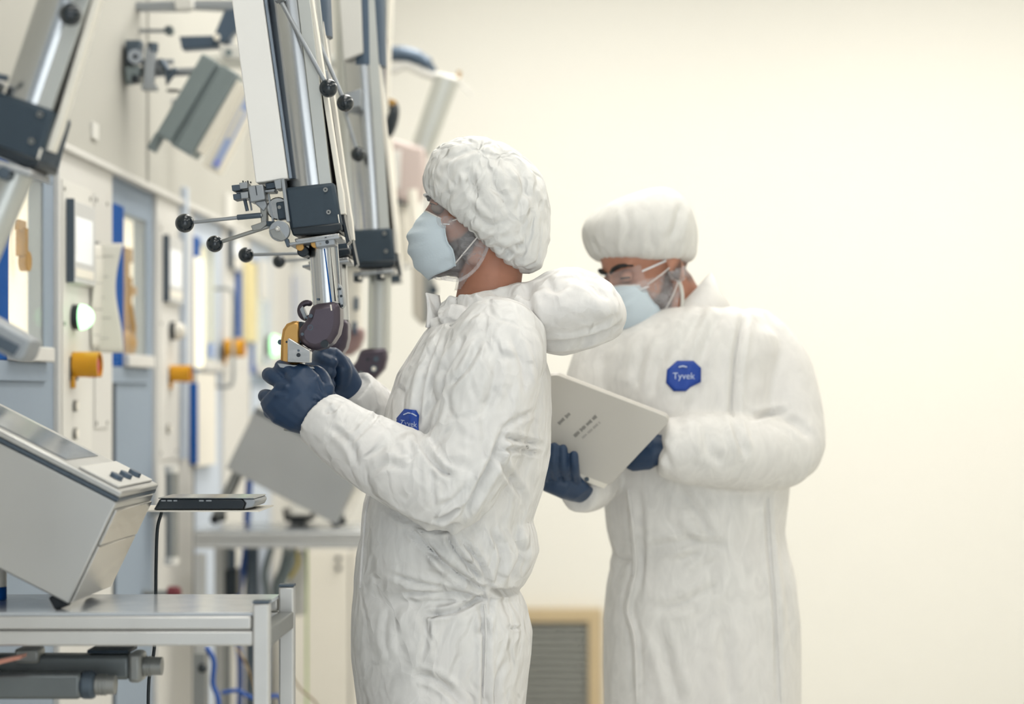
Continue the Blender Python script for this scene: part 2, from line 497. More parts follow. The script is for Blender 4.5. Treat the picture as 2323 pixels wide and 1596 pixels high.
for i, (lx, ly, lp) in enumerate(ADDED_LAMPS):
    t = thing('added_ceiling_light', 'unseen ceiling light panel added to brighten the hall', 'ceiling light', (lx, ly, CEIL - 0.07), 'added ceiling light panels above the hall')  # unseen fixture, added as a light source
    obj('housing', [boxmm((lx - 0.32, ly - 0.64, CEIL - 0.07), (lx + 0.32, ly - 0.6, CEIL)), boxmm((lx - 0.32, ly + 0.6, CEIL - 0.07), (lx + 0.32, ly + 0.64, CEIL)),
                    boxmm((lx - 0.32, ly - 0.6, CEIL - 0.07), (lx - 0.285, ly + 0.6, CEIL)), boxmm((lx + 0.285, ly - 0.6, CEIL - 0.07), (lx + 0.32, ly + 0.6, CEIL))], M_white, t)
    obj('diffuser', [boxmm((lx - 0.285, ly - 0.6, CEIL - 0.06), (lx + 0.285, ly + 0.6, CEIL - 0.055))], M_diff, t)

def Yw(px, x=XW):             # distance of the wall point seen at column px
    return x * FPX / (px - CX)
def zw(py, Y):
    return CZ + (CY - py) / FPX * Y
def wbox(ya, yb, za, zb, x0, x1):
    return boxmm((x0, ya, za), (x1, yb, zb))

# columns (proud, white) and bays (recessed, with a lit viewing window)
COLS = [(2.24, 2.71), (3.20, 3.67), (4.16, 4.63), (5.12, 5.59), (6.08, 6.55), (7.04, 7.51)]
BAYS = [(2.71, 3.20), (3.67, 4.16), (4.63, 5.12), (5.59, 6.08), (6.55, 7.04), (7.51, YB)]
ZTOP = zw(335, 4.16)          # underside of the plain upper wall: 1.82 m
for a, b in COLS:
    obj('column_panel', [wbox(a, b, 0.05, ZTOP + 0.003, XW - 0.08, XW)], M_white, wall, bevel=0.004)
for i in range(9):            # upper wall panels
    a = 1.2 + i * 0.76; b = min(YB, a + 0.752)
    obj('upper_panel', [wbox(a, b, ZTOP + 0.006, CEIL, XW - 0.08, XW + (0.004 if i % 2 else 0.0))], M_upper_shade, wall, bevel=0.003)
struct(obj('trim_1', [wbox(1.2, YB, ZTOP - 0.004, ZTOP + 0.012, XW - 0.01, XW + 0.014)], M_white, bevel=0.003))
struct(obj('baseboard_left', [wbox(1.2, YB, 0, 0.10, XW - 0.03, XW + 0.012)], M_aludk, bevel=0.003))

SIL = zw(805, 4.9); WTOP = zw(478, 4.75)
nwin = 0
for bi, (a, b) in enumerate(BAYS):
    xr = XW - 0.012
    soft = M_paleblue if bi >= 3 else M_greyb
    ow0, ow1 = a + 0.15, a + 0.415           # clear opening of the window
    # bay panel in four pieces round the opening
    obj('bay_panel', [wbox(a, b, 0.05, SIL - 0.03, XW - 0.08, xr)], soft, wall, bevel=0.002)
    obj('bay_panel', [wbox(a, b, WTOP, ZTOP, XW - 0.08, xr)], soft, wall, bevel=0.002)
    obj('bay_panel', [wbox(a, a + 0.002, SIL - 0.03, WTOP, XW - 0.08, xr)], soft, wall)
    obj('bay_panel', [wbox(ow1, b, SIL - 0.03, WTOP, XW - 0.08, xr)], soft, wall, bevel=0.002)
    obj('bay_shadow_line', [wbox(a + 0.05, a + 0.075, 0.05, SIL - 0.05, xr - 0.002, xr + 0.002)], M_navy, wall)  # dark strip standing in for the shadow line beside the column
    if bi == 0: continue
    nwin += 1
    w = bpy.data.objects.new('window_%d' % nwin, None); w.location = (xr, (a + b) / 2, SIL); w['_o'] = (xr, (a + b) / 2, SIL)
    w['kind'] = 'structure'; link(w)
    obj('window_frame', [wbox(a + 0.002, ow0, SIL - 0.03, WTOP + 0.012, xr - 0.04, xr + 0.004)], M_blue, w, bevel=0.002)
    obj('window_backlight', [wbox(ow0, ow1, SIL - 0.03, WTOP, XW - 0.06, XW - 0.045)], M_lit if bi != 3 else M_lit2, w)
    obj('pane', [wbox(ow0, ow1, SIL, WTOP, xr - 0.006, xr - 0.003)], M_glass, w)
    obj('window_sill', [wbox(ow0 - 0.01, ow1 + 0.01, SIL - 0.03, SIL, xr - 0.03, xr + 0.02)], M_white, w, bevel=0.003)
    obj('sill_bracket', [wbox(a + 0.014, ow1, SIL - 0.07, SIL - 0.031, xr - 0.01, xr + 0.006)], M_greyb, w, bevel=0.002)
    # amber-looking tools seen through the thick glass
    if bi in (1, 2):
        yc, zz = (ow0 + ow1) / 2, SIL
        g = XW - 0.026
        if bi == 2:
            q = [box((g, ow0 + 0.05 + 0.06, zz + 0.245), (0.012, 0.075, 0.035)), box((g, ow0 + 0.05 + 0.045, zz + 0.20), (0.012, 0.05, 0.06)), box((g, ow0 + 0.05 + 0.09, zz + 0.16), (0.012, 0.10, 0.022)),
                 cyl((g, ow0 + 0.05 + 0.06, zz + 0.19), (g, ow0 + 0.05 + 0.05, zz + 0.10), 0.013), cyl((g, ow0 + 0.05 + 0.05, zz + 0.12), (g, ow0 + 0.05 + 0.09, zz + 0.065), 0.016), ball((g, ow0 + 0.05 + 0.10, zz + 0.06), (0.012, 0.03, 0.018))]
            o = obj('gripper_tool', q, M_amber); tag(o, 'amber slave gripper behind the viewing window beside the papers', 'gripper')
            o = obj('round_vessel', [ball((g, ow0 + 0.13, zz + 0.030), (0.012, 0.075, 0.034))], M_amber); tag(o, 'amber round vessel at the bottom of the viewing window beside the papers', 'vessel')
        else:
            q = [cyl((g, yc + 0.02, zz + 0.235), (g, yc + 0.02, zz + 0.18), 0.012), cyl((g - 0.005, yc + 0.03, zz + 0.17), (g + 0.012, yc + 0.03, zz + 0.17), 0.02), box((g, yc + 0.01, zz + 0.24), (0.01, 0.05, 0.02))]
            o = obj('gripper_tool', q, M_amber); tag(o, 'small amber tool with a round end in the leftmost viewing window', 'gripper')

# return-air grille on the end wall
gx0, gx1 = P(1130, 0, YB)[0], P(1366, 0, YB)[0]; gz1 = zw(1378, YB); gz0 = 0.0
t = thing('air_grille', 'grey slatted air grille in a tan frame low on the far wall', 'air grille', ((gx0 + gx1) / 2, YB, gz0))
fw = 0.052
obj('backing', [boxmm((gx0 + fw, YB - 0.012, gz0 + fw), (gx1 - fw, YB - 0.002, gz1 - fw))], M_slatdk, t)
for (x0, x1, z0, z1) in ((gx0, gx1, gz1 - fw * 0.95, gz1), (gx0, gx1, gz0, gz0 + fw), (gx0, gx0 + fw, gz0 + fw, gz1 - fw * 0.95), (gx1 - fw, gx1, gz0 + fw, gz1 - fw * 0.95)):
    obj('frame_bar', [boxmm((x0, YB - 0.05, z0), (x1, YB - 0.001, z1))], M_tan, t, bevel=0.004)
ns = int((gz1 - gz0 - 2 * fw) / 0.0255)
base = None
for i in range(ns):
    z = gz1 - fw * 0.95 - 0.013 - i * 0.0255
    if base is None:
        c, s = math.cos(0.5), math.sin(0.5)
        base = obj('slat', [box(((gx0 + gx1) / 2, YB - 0.026, z), (gx1 - gx0 - 2 * fw, 0.022, 0.0165), np.array([[1, 0, 0], [0, c, -s], [0, s, c]]))], M_slat, t)
        z00 = z
    else:
        o = base.copy(); COL.objects.link(o); o.location.z += z - z00
# ------------------------------------------------------------------ things on the cell front
def xdisc(x0, x1, y, z, r, n=24, r1=None):
    return cyl((x0, y, z), (x1, y, z), r, r1, n)

def wall_display(ya, yb, za, zb, label):
    t = thing('display_unit', label, 'display', (XW, (ya + yb) / 2, za), 'displays on the cell front')
    obj('housing', [wbox(ya, yb, za, zb, XW + 0.0035, XW + 0.014)], M_offw, t, bevel=0.002)
    obj('side_plate', [wbox(ya - 0.004, ya + 0.0, za, zb, XW + 0.0035, XW + 0.020)], M_machdk, t)
    obj('bezel', [wbox(ya + 0.002, yb - 0.002, za + 0.003, zb - 0.003, XW + 0.0142, XW + 0.0165)], mat('bezel_grey', lin(206, 207, 206), 0.5), t)
    obj('screen', [wbox(ya + 0.022, yb - 0.03, za + 0.045, zb - 0.035, XW + 0.0166, XW + 0.0174)], mat('display_lit', lin(225, 228, 230), 0.3, emit=lin(236, 236, 236), estr=0.25), t)
    obj('key_strip', [wbox(ya + 0.022, yb - 0.02, za + 0.014, za + 0.032, XW + 0.0166, XW + 0.0178)], M_rail, t)

def indicator(y, z, r, on, label):
    t = thing('indicator_lamp', label, 'indicator lamp', (XW, y, z - r), 'round indicator lamps on the cell front')
    obj('ring', [xdisc(XW, XW + 0.018, y, z, r * 0.99, 28)], M_black, t, bevel=0.001)
    rs = []
    for k in range(7):
        a = k / 6 * math.pi / 2 * 0.96
        rs.append(ring((XW + 0.018 + math.sin(a) * r * 1.05, y, z), np.array([0, 1, 0]) * r * math.cos(a), np.array([0, 0, 1]) * r * math.cos(a), 28))
    obj('dome', [loft(rs)], M_green if on else M_lampoff, t)

def estop(y, z, label, r=0.029, L=0.06):
    t = thing('emergency_stop', label, 'emergency stop', (XW, y, z - r), 'yellow emergency stop buttons')
    obj('base_plate', [wbox(y - r * 1.05, y + r * 1.05, z - r * 1.1, z + r * 0.6, XW, XW + 0.006)], M_navy, t)
    # open shroud, cut away underneath
    n = 26; inn, out = [], []
    for i in range(n):
        a = math.radians(-60 + i * 300 / (n - 1)); c, s = math.cos(a), math.sin(a)
        out.append((y + r * c, z + r * s)); inn.append((y + (r - 0.004) * c, z + (r - 0.004) * s))
    loop = out + inn[::-1]
    A = [np.array([[XW + 0.004, p[0], p[1]] for p in loop]), np.array([[XW + L, p[0], p[1]] for p in loop])]
    v = np.concatenate(A); m = len(loop); f = []
    for i in range(m):
        j = (i + 1) % m; f.append((i, j, m + j, m + i))
    for k in range(n - 1):
        f.append((k, k + 1, 2 * n - 2 - k, 2 * n - 1 - k)); f.append((m + k, m + 2 * n - 1 - k, m + 2 * n - 2 - k, m + k + 1))
    obj('shroud', (v, f), M_yellow, t)
    obj('tab', [wbox(y - r * 0.9, y - r * 0.4, z - r * 1.7, z - r * 0.75, XW + 0.004, XW + 0.012)], M_yellow, t, bevel=0.002)
    obj('button_stem', [xdisc(XW + 0.006, XW + L * 0.55, y, z, r * 0.45)], M_black, t)
    obj('button', [xdisc(XW + L * 0.52, XW + L * 0.93, y, z - 0.003, r * 0.8)], M_red, t, bevel=0.004)

Y1 = 4.2
wall_display(4.205, 4.40, zw(640, 4.205), zw(450, 4.205), 'grey wall display above the lit green lamp, nearest column')
wall_display(5.175, 5.37, zw(685, 5.19), zw(533, 5.19), 'grey wall display above the unlit clear lamp, second column')
wall_display(6.13, 6.32, zw(640, 6.9), zw(560, 6.9) , 'small pale wall display above the far green lamp')
indicator(4.262, zw(719, 4.262), 0.0275, True, 'lit green indicator lamp beside the hanging papers')
indicator(5.27, zw(750, 5.27), 0.0245, False, 'unlit clear indicator lamp on the second column')
indicator(6.90, zw(784, 6.90), 0.036, True, 'lit green indicator lamp farthest away behind the metal wrist joint')
estop(4.26, zw(828, 4.26), 'yellow emergency stop below the nearest green lamp')
estop(5.265, zw(848, 5.265), 'yellow emergency stop below the unlit clear lamp', 0.0235, 0.058)
estop(6.07, zw(790, 6.07), 'yellow emergency stop beside the D-shaped door handle', 0.029, 0.062)

# control strip of each of the two near columns: plate, push buttons, screws
for ci, (ya, yb, lab) in enumerate(((4.175, 4.42, 'tall control strip with two white buttons below the nearest yellow stop'),
                                     (5.135, 5.36, 'tall control strip with one white button on the second column'))):
    t = thing('control_strip', lab, 'control panel', (XW, (ya + yb) / 2, 1.0), 'control strips on the cell front')
    zt = zw(405, ya) if ci == 0 else zw(500, ya); zb = zw(1190, ya) if ci == 0 else zw(1045, ya)
    obj('plate', [wbox(ya, yb, zb, zt, XW, XW + 0.003)], M_offw if ci == 0 else M_white, t, bevel=0.001)
    for (yy, zz) in ((ya + 0.012, zt - 0.02), (yb - 0.012, zt - 0.02), (ya + 0.012, zw(733, ya)), (ya + 0.012, zb + 0.02), (yb - 0.012, zb + 0.02)):
        obj('screw', [xdisc(XW + 0.003, XW + 0.005, yy, zz, 0.0045, 12)], M_screw, t)
    for py in ((920, 983) if ci == 0 else (972,)):
        zz = zw(py, ya + 0.09)
        obj('push_button', [xdisc(XW + 0.003, XW + 0.010, ya + 0.09, zz, 0.0125, 20)], M_screw, t)
        obj('button_cap', [xdisc(XW + 0.010, XW + 0.012, ya + 0.09, zz, 0.0095, 20)], M_rail, t)
# service cover on the nearest column
t = thing('service_cover', 'narrow blank service cover behind the hanging papers', 'cover plate', (XW, 4.51, zw(972, 4.45)))
ya, yb, zt, zb = 4.452, 4.575, zw(440, 4.452), zw(972, 4.452)
obj('plate', [wbox(ya, yb, zb, zt, XW, XW + 0.003)], M_white, t, bevel=0.001)
for yy in (ya + 0.012, yb - 0.012):
    for zz in (zt - 0.012, zb + 0.012):
        obj('screw', [xdisc(XW + 0.003, XW + 0.005, yy, zz, 0.0045, 12)], M_screw, t)

# papers hanging from the column, curling
def paper(name, y0, dx, zt, zb, wdt, bulge, m, label, lines):
    def fn(u, v):
        z = zt + (zb - zt) * u
        x = XW + 0.008 + dx * v + bulge * math.sin(u * math.pi * 1.15) * (0.3 + v) + 0.004 * math.sin(u * 7 + v * 2)
        return (x, y0 + wdt * v * (0.55 if dx > 0.02 else 1.0), z)
    t = thing(name, label, 'paper', (XW + 0.02, y0, zb), 'papers hanging on the nearest column')
    obj('sheet', [grid(fn, 22, 8)], m, t, solid=0.0012)
    L = []
    for i in range(lines):
        u = 0.12 + 0.75 * i / max(1, lines - 1)
        a, b = np.array(fn(u, 0.12)), np.array(fn(u, 0.3 + 0.6 * random.uniform(0.3, 1)))
        a[1] -= 0.0018; b[1] -= 0.0018
        L.append(sweep([a, (a + b) / 2 + [0, -0.0004, 0], b], 0.0006, 6))
    if L: obj('print_lines', L, M_ink, t)
paper('paper_sheet', 4.40, 0.018, zw(555, 4.42), zw(790, 4.42), 0.06, 0.010, M_paper, 'narrow curled paper strip hanging next to the green lamp', 4)
paper('paper_sheet', 4.43, 0.055, zw(552, 4.45), zw(800, 4.45), 0.02, -0.006, M_paper, 'wide paper sheet hanging in front of the service cover', 5)
o = obj('paper_clip', [wbox(4.40, 4.47, zw(556, 4.44), zw(548, 4.44), XW, XW + 0.012)], M_machdk); tag(o, 'dark clip holding the papers on the nearest column', 'clip')

# D-shaped door handle, wall tag, coloured strips of the farther bays
hy = 5.93; hx = XW + 0.052
hz0, hz1 = zw(876, hy), zw(655, hy)
pts = curve_pts([(XW, hy, hz1), (XW + 0.035, hy, hz1), (hx, hy, hz1 - 0.02), (hx, hy, (hz0 + hz1) / 2), (hx, hy, hz0 + 0.02), (XW + 0.035, hy, hz0), (XW, hy, hz0)], 6)
o = obj('door_handle', [sweep(pts, 0.0055, 12)], M_mach); tag(o, 'pale D-shaped pull handle left of the third yellow stop', 'handle')
def strip(px0, px1, py0, py1, m, label, cat, name, x1=0.01):
    a, b = Yw(px0), Yw(px1); ym = (a + b) / 2
    o = obj(name, [wbox(a, b, zw(py1, ym), zw(py0, ym), XW + 0.0005, XW + x1)], m, bevel=0.002); tag(o, label, cat)
    return o
strip(533, 541, 566, 766, M_blue, 'narrow blue edge strip above the third yellow stop', 'strip', 'edge_strip')
strip(552, 576, 592, 775, mat('strip_yellow', lin(228, 214, 160), 0.6), 'pale yellow vertical strip beside the blue edge strip', 'strip', 'edge_strip')
strip(429, 440, 868, 1052, M_blue, 'blue vertical edge strip under the second yellow stop', 'strip', 'edge_strip', 0.012)
strip(441, 484, 846, 1056, M_rail, 'ivory lower door panel beside the blue vertical edge strip', 'panel', 'door_panel', 0.008)
strip(440, 459, 585, 835, M_lit2, 'glowing yellow slit window left of the door handle', 'window', 'slit_window', 0.004)
strip(468, 480, 778, 812, mat('tag_blue', lin(150, 172, 214), 0.5), 'small pale blue tag near the door handle', 'tag', 'wall_tag')
strip(585, 603, 590, 680, M_offw, 'pale grey plate above the far green lamp', 'plate', 'wall_plate')
strip(508, 525, 440, 520, M_offw, 'small grey plate high on the third column', 'plate', 'wall_plate')
strip(407, 412, 425, 1040, M_paleblue, 'pale blue upright trim beyond the second display', 'trim', 'upright_trim', 0.02)
strip(672, 682, 560, 700, M_offw, 'distant grey plate left of the near inner tube', 'plate', 'wall_plate')

# pipe, red cap, cable on the wall near the second column
py_ = 5.08; x_ = P(390, 0, py_)[0]
o = thing('pipe_section', 'grey vertical pipe insulation on the second column', 'pipe', (x_, py_, zw(1272, py_)))
obj('pipe', [cyl((x_, py_, zw(1268, py_)), (x_, py_, zw(1064, py_)), 0.0165, n=22)], M_aludk, o)
obj('end_collar', [cyl((x_, py_, zw(1280, py_)), (x_, py_, zw(1262, py_)), 0.0185, n=22)], M_offw, o)
obj('end_collar', [cyl((x_, py_, zw(1072, py_)), (x_, py_, zw(1056, py_)), 0.0185, n=22)], M_offw, o)
obj('wall_bracket', [boxmm((XW - 0.012, py_ - 0.006, zw(1170, py_)), (x_, py_ + 0.006, zw(1155, py_)))], M_aludk, o)
rc = P(395, 1345, 5.0)
o = thing('red_valve', 'dark red valve cap low on the cell front', 'valve', (rc[0], rc[1], rc[2] - 0.02))
obj('cap', [xdisc(rc[0] - 0.016, rc[0] + 0.012, rc[1], rc[2], 0.018)], mat('valve_red', lin(110, 40, 48), 0.5), o, bevel=0.003)
obj('stem', [xdisc(XW - 0.01, rc[0] - 0.01, rc[1], rc[2], 0.008)], M_aludk, o)
obj('flange', [xdisc(rc[0] + 0.012, rc[0] + 0.016, rc[1], rc[2], 0.013)], mat('valve_red', lin(110, 40, 48), 0.5), o)
cb = [P(366, 1163, 3.3), P(357, 1200, 3.3), P(354, 1280, 3.3), P(353, 1365, 3.3), P(350, 1470, 3.3), P(338, 1540, 3.3), P(336, 1640, 3.3), P(336, 1700, 3.3)]
cb.append(np.array([cb[-1][0], 3.3, 0.004]))
o = obj('black_cable', [sweep(curve_pts(cb, 6), 0.0028, 8)], M_cablk); tag(o, 'thin black cable hanging down from the laptop shelf', 'cable')

# ------------------------------------------------------------------ mechanisms and light boxes high on the wall
def thx(name, label, cat, c, group=None): return thing(name, label, cat, c, group)
Ym = 4.75
def pp(px, py, dy=0.0): return P(px, py, Ym + dy)
t = thx('wall_mechanism', 'cluster of clamps, levers and gauges on the upper wall', 'mechanism', pp(330, 205))
obj('back_plate', [prism([(258, 92), (300, 88), (300, 190), (262, 188)], Ym, Ym + 0.01, Ym + 0.03)], M_fixt, t, bevel=0.003)
obj('clamp_block', [prism([(290, 95), (326, 95), (322, 145), (292, 148)], Ym, Ym - 0.03, Ym + 0.01)], M_machdk, t, bevel=0.004)
obj('gauge_ring', [cyl(pp(307, 128, -0.045), pp(307, 128, -0.03), 0.017)], M_mach, t)
obj('gauge_face', [cyl(pp(307, 128, -0.05), pp(307, 128, -0.045), 0.006)], M_black, t)
obj('lower_block', [prism([(288, 155), (322, 152), (322, 190), (292, 190)], Ym, Ym - 0.03, Ym + 0.01)], M_fixt, t, bevel=0.003)
obj('dark_knob', [box(pp(308, 180, -0.04), (0.017, 0.02, 0.02))], M_black, t, bevel=0.003)
obj('spindle', [cyl(pp(346, 105, -0.02), pp(340, 205, -0.02), 0.011), cyl(pp(335, 108, -0.03), pp(330, 195, -0.03), 0.006)], M_mach, t)
obj('spindle_cap', [cyl(pp(347, 98, -0.02), pp(346, 118, -0.02), 0.013)], M_machdk, t)
obj('lever', [sweep([pp(366, 140, -0.02), pp(380, 160, -0.02), pp(378, 188, -0.02), pp(395, 160, -0.02)], 0.008)], M_machdk, t)
obj('bracket', [box(pp(352, 150, 0.0), (0.06, 0.02, 0.02)), box(pp(340, 200, -0.02), (0.035, 0.03, 0.012)), box(pp(300, 140, 0.02), (0.20, 0.01, 0.012))], M_mach, t, bevel=0.002)
obj('foot_disc', [cyl(pp(393, 204, -0.01), pp(393, 208, -0.01), 0.016)], M_black, t)
obj('wall_arm', [cyl((XW - 0.02, Ym + 0.02, pp(0, 140)[2]), pp(300, 140, 0.02), 0.012)], M_mach, t)
for k, (bx, by, r_) in enumerate(((382, 68, 11), (298, 70, 8))):
    c = P(bx, by, 4.9)
    q = thing('wall_bolt', ('round capped bolt high on the wall beside the slate arm', 'small capped bolt above the wall mechanism')[k], 'bolt', c)
    obj('washer', [cyl(c + [0, 0.0, 0], c + [0, 0.02, 0], r_ * 0.00108)], M_fixt, q, bevel=0.002)
    obj('nut', [cyl(c + [0, -0.006, 0], c, r_ * 0.0005)], M_machdk, q)
    obj('shank', [cyl((XW - 0.02, c[1] + 0.012, c[2]), (c[0], c[1] + 0.012, c[2]), 0.005)], M_mach, q)
Ya = 4.85
t = thx('support_arm', 'slate folding support arm with a pivot at the top of the wall', 'bracket arm', P(470, 100, Ya))
obj('lower_bar', [prism([(406, 82), (490, 80), (496, 106), (412, 112)], Ya, Ya, Ya + 0.04)], M_sleeve, t, bevel=0.003)
obj('upper_bar', [prism([(512, 26), (560, 24), (545, 62), (512, 102), (486, 90)], Ya, Ya - 0.02, Ya + 0.02)], M_sleeve, t, bevel=0.003)
obj('pivot_pin', [cyl(P(492, 84, Ya - 0.035), P(492, 84, Ya + 0.05), 0.0085)], M_rail, t)
obj('cross_rail', [prism([(270, 2), (400, -4), (640, -4), (640, 24), (400, 12), (270, 18)], Ya, Ya + 0.02, Ya + 0.06)], M_mach, t, bevel=0.003)
obj('clip_block', [prism([(396, -4), (438, -6), (438, 22), (400, 24)], Ya, Ya - 0.01, Ya + 0.02)], M_offw, t, bevel=0.003)
obj('wall_stub', [boxmm((XW - 0.03, Ya + 0.021, P(0, 18, Ya)[2]), (P(420, 0, Ya)[0], Ya + 0.055, P(0, 0, Ya)[2]))], M_mach, t)
obj('camera_box', [prism([(500, 104), (552, 106), (556, 136), (504, 134)], Ya, Ya - 0.02, Ya + 0.03)], M_offw, t, bevel=0.003)
obj('lens', [cyl(P(519, 119, Ya - 0.024), P(519, 119, Ya - 0.02), 0.008)], M_fixt, t)
obj('hanger', [cyl(P(522, 132, Ya), P(525, 50, Ya + 0.03), 0.006)], M_mach, t)
# two slanting light boxes
def light_box(name, label, a, b, hw, Yc, m, extra, parts_fn):
    a = np.array(a, float); b = np.array(b, float); d = unit(b - a); nrm = np.array([-d[1], d[0]])
    c = P(*b, Yc)
    t = thing(name, label, 'light box', c)
    q = lambda s, w: tuple(a + (b - a) * s + nrm * w)
    parts_fn(t, q, Yc)
    return t
def lb1(t, q, Yc):
    obj('body', [prism([q(0, -52), q(1, -52), q(1, -8), q(0, -8)], Yc, Yc, Yc + 0.09)], M_fixt, t, bevel=0.004)
    obj('body_lip', [prism([q(0.02, -8), q(1.0, -8), q(1.0, 3), q(0.02, 3)], Yc, Yc + 0.01, Yc + 0.09)], M_fixt, t, bevel=0.002)
    obj('side_cheek', [prism([q(0, 3), q(0.98, 3), q(0.98, 42), q(0, 42)], Yc, Yc - 0.004, Yc + 0.09)], M_fixt, t, bevel=0.004)
    obj('mount_tab', [prism([q(0.96, 32), q(1.16, 32), q(1.16, 52), q(0.96, 52)], Yc, Yc + 0.03, Yc + 0.06)], M_fixt, t, bevel=0.003)
    obj('lamp_strip', [prism([q(0.06, -64), q(0.92, -64), q(0.92, -52.5), q(0.06, -52.5)], Yc, Yc + 0.01, Yc + 0.08)], M_rail, t, bevel=0.002)
    obj('bracket', [cyl(P(*q(0.1, 0), Yc + 0.05), np.array([XW - 0.03, Yc + 0.05, P(*q(0.1, 0), Yc)[2]]), 0.01)], M_mach, t)
light_box('light_box', 'green-grey slanting light box hanging from the upper wall', (496, 142), (388, 328), 50, 4.72, M_fixt, 0, lb1)
def lb2(t, q, Yc):
    obj('body', [prism([q(0, -16), q(1, -16), q(1, 22), q(0, 22)], Yc, Yc, Yc + 0.08)], M_rail, t, bevel=0.004)
    obj('blue_front', [prism([q(0.05, -15), q(0.96, -15), q(0.96, 3), q(0.05, 3)], Yc, Yc - 0.006, Yc - 0.0005)], mat('front_blue', lin(168, 186, 226), 0.45), t, bevel=0.001)
    obj('lamp_window', [prism([q(0.28, -10), q(0.62, -10), q(0.62, 0), q(0.28, 0)], Yc, Yc - 0.009, Yc - 0.0065)], M_rail, t, bevel=0.002)
    obj('status_light', [cyl(P(*q(0.9, -6), Yc - 0.011), P(*q(0.9, -6), Yc - 0.006), 0.005)], mat('status_violet', lin(120, 120, 235), 0.3), t)
    obj('bracket', [cyl(P(*q(0.2, 10), Yc + 0.04), np.array([XW - 0.03, Yc + 0.04, P(*q(0.2, 10), Yc)[2]]), 0.01)], M_mach, t)
light_box('light_box', 'white slanting light box with a pale blue front', (575, 195), (478, 385), 25, 5.25, M_rail, 0, lb2)
o = obj('name_plate', [wbox(4.42, 4.475, zw(313, 4.43), zw(276, 4.43), XW, XW + 0.006)], M_offw); tag(o, 'small grey plate on the wall right of the foreground clamp', 'plate')
# ------------------------------------------------------------------ work benches, consoles, laptop
def bench(label, xl, xr, yf, yb, zt, pw):
    """frame of aluminium profiles with a smooth top, standing against the cell front"""
    t = thing('work_bench', label, 'bench', ((xl + xr) / 2, (yf + yb) / 2, 0), 'aluminium work benches along the cell front')
    obj('bench_top', [boxmm((xl, yf + 0.004, zt - 0.004), (xr - pw, yb - 0.004, zt + 0.001))], mat('bench_top_grey', lin(190, 196, 202), 0.18, 0.1), t, bevel=0.001)
    for y0 in (yf, yb - pw):
        obj('top_rail', [boxmm((xl, y0, zt - 0.0235), (xr - pw - 0.002, y0 + pw, zt - 0.004))], M_alu, t, bevel=0.003)
        obj('lower_rail', [boxmm((xl, y0, zt - 0.047), (xr - pw, y0 + pw, zt - 0.025))], M_alu, t, bevel=0.003)
        obj('leg', [boxmm((xr - pw, y0, 0.02), (xr, y0 + pw, zt + 0.014))], M_alu, t, bevel=0.003)
        obj('leg', [boxmm((xl, y0, 0.02), (xl + pw, y0 + pw, zt - 0.062))], M_alu, t, bevel=0.003)
        obj('leg_cap', [boxmm((xr - pw, y0, zt + 0.0145), (xr, y0 + pw, zt + 0.018))], M_machdk, t)
        for x in (xr - pw / 2, xl + pw / 2):
            obj('foot', [cyl((x, y0 + pw / 2, 0), (x, y0 + pw / 2, 0.02), 0.022, 0.012)], M_rubber, t)
    obj('side_rail', [boxmm((xr - pw, yf + pw + 0.001, zt - 0.05), (xr, yb - pw - 0.001, zt - 0.024))], M_aludk, t, bevel=0.002)
    obj('side_rail', [boxmm((xr - pw, yf + pw + 0.001, 0.25), (xr, yb - pw - 0.001, 0.28))], M_aludk, t, bevel=0.002)
    return t
YN = 2.87
bx = P(610, 0, YN)[0]; ZT1 = zw(1391, YN)
bench('near aluminium work bench with the big steel console on it', -1.075, bx, YN, 3.14, ZT1, 0.0235)
bx2 = P(870, 0, 5.3)[0]; ZT2 = zw(1203, 5.3)
t2 = bench('far aluminium work bench behind the man at the controls', P(440, 0, 5.3)[0], bx2, 5.3, 5.62, ZT2, 0.027)
obj('leg', [boxmm((P(484, 0, 5.3)[0], 5.45, 0.0), (P(500, 0, 5.3)[0], 5.475, ZT2 - 0.06))], M_aludk, t2, bevel=0.002)
obj('upright', [boxmm((P(545, 0, 5.3)[0], 5.5, 0.0), (P(557, 0, 5.3)[0], 5.52, ZT2 - 0.06))], M_machdk, t2, bevel=0.002)

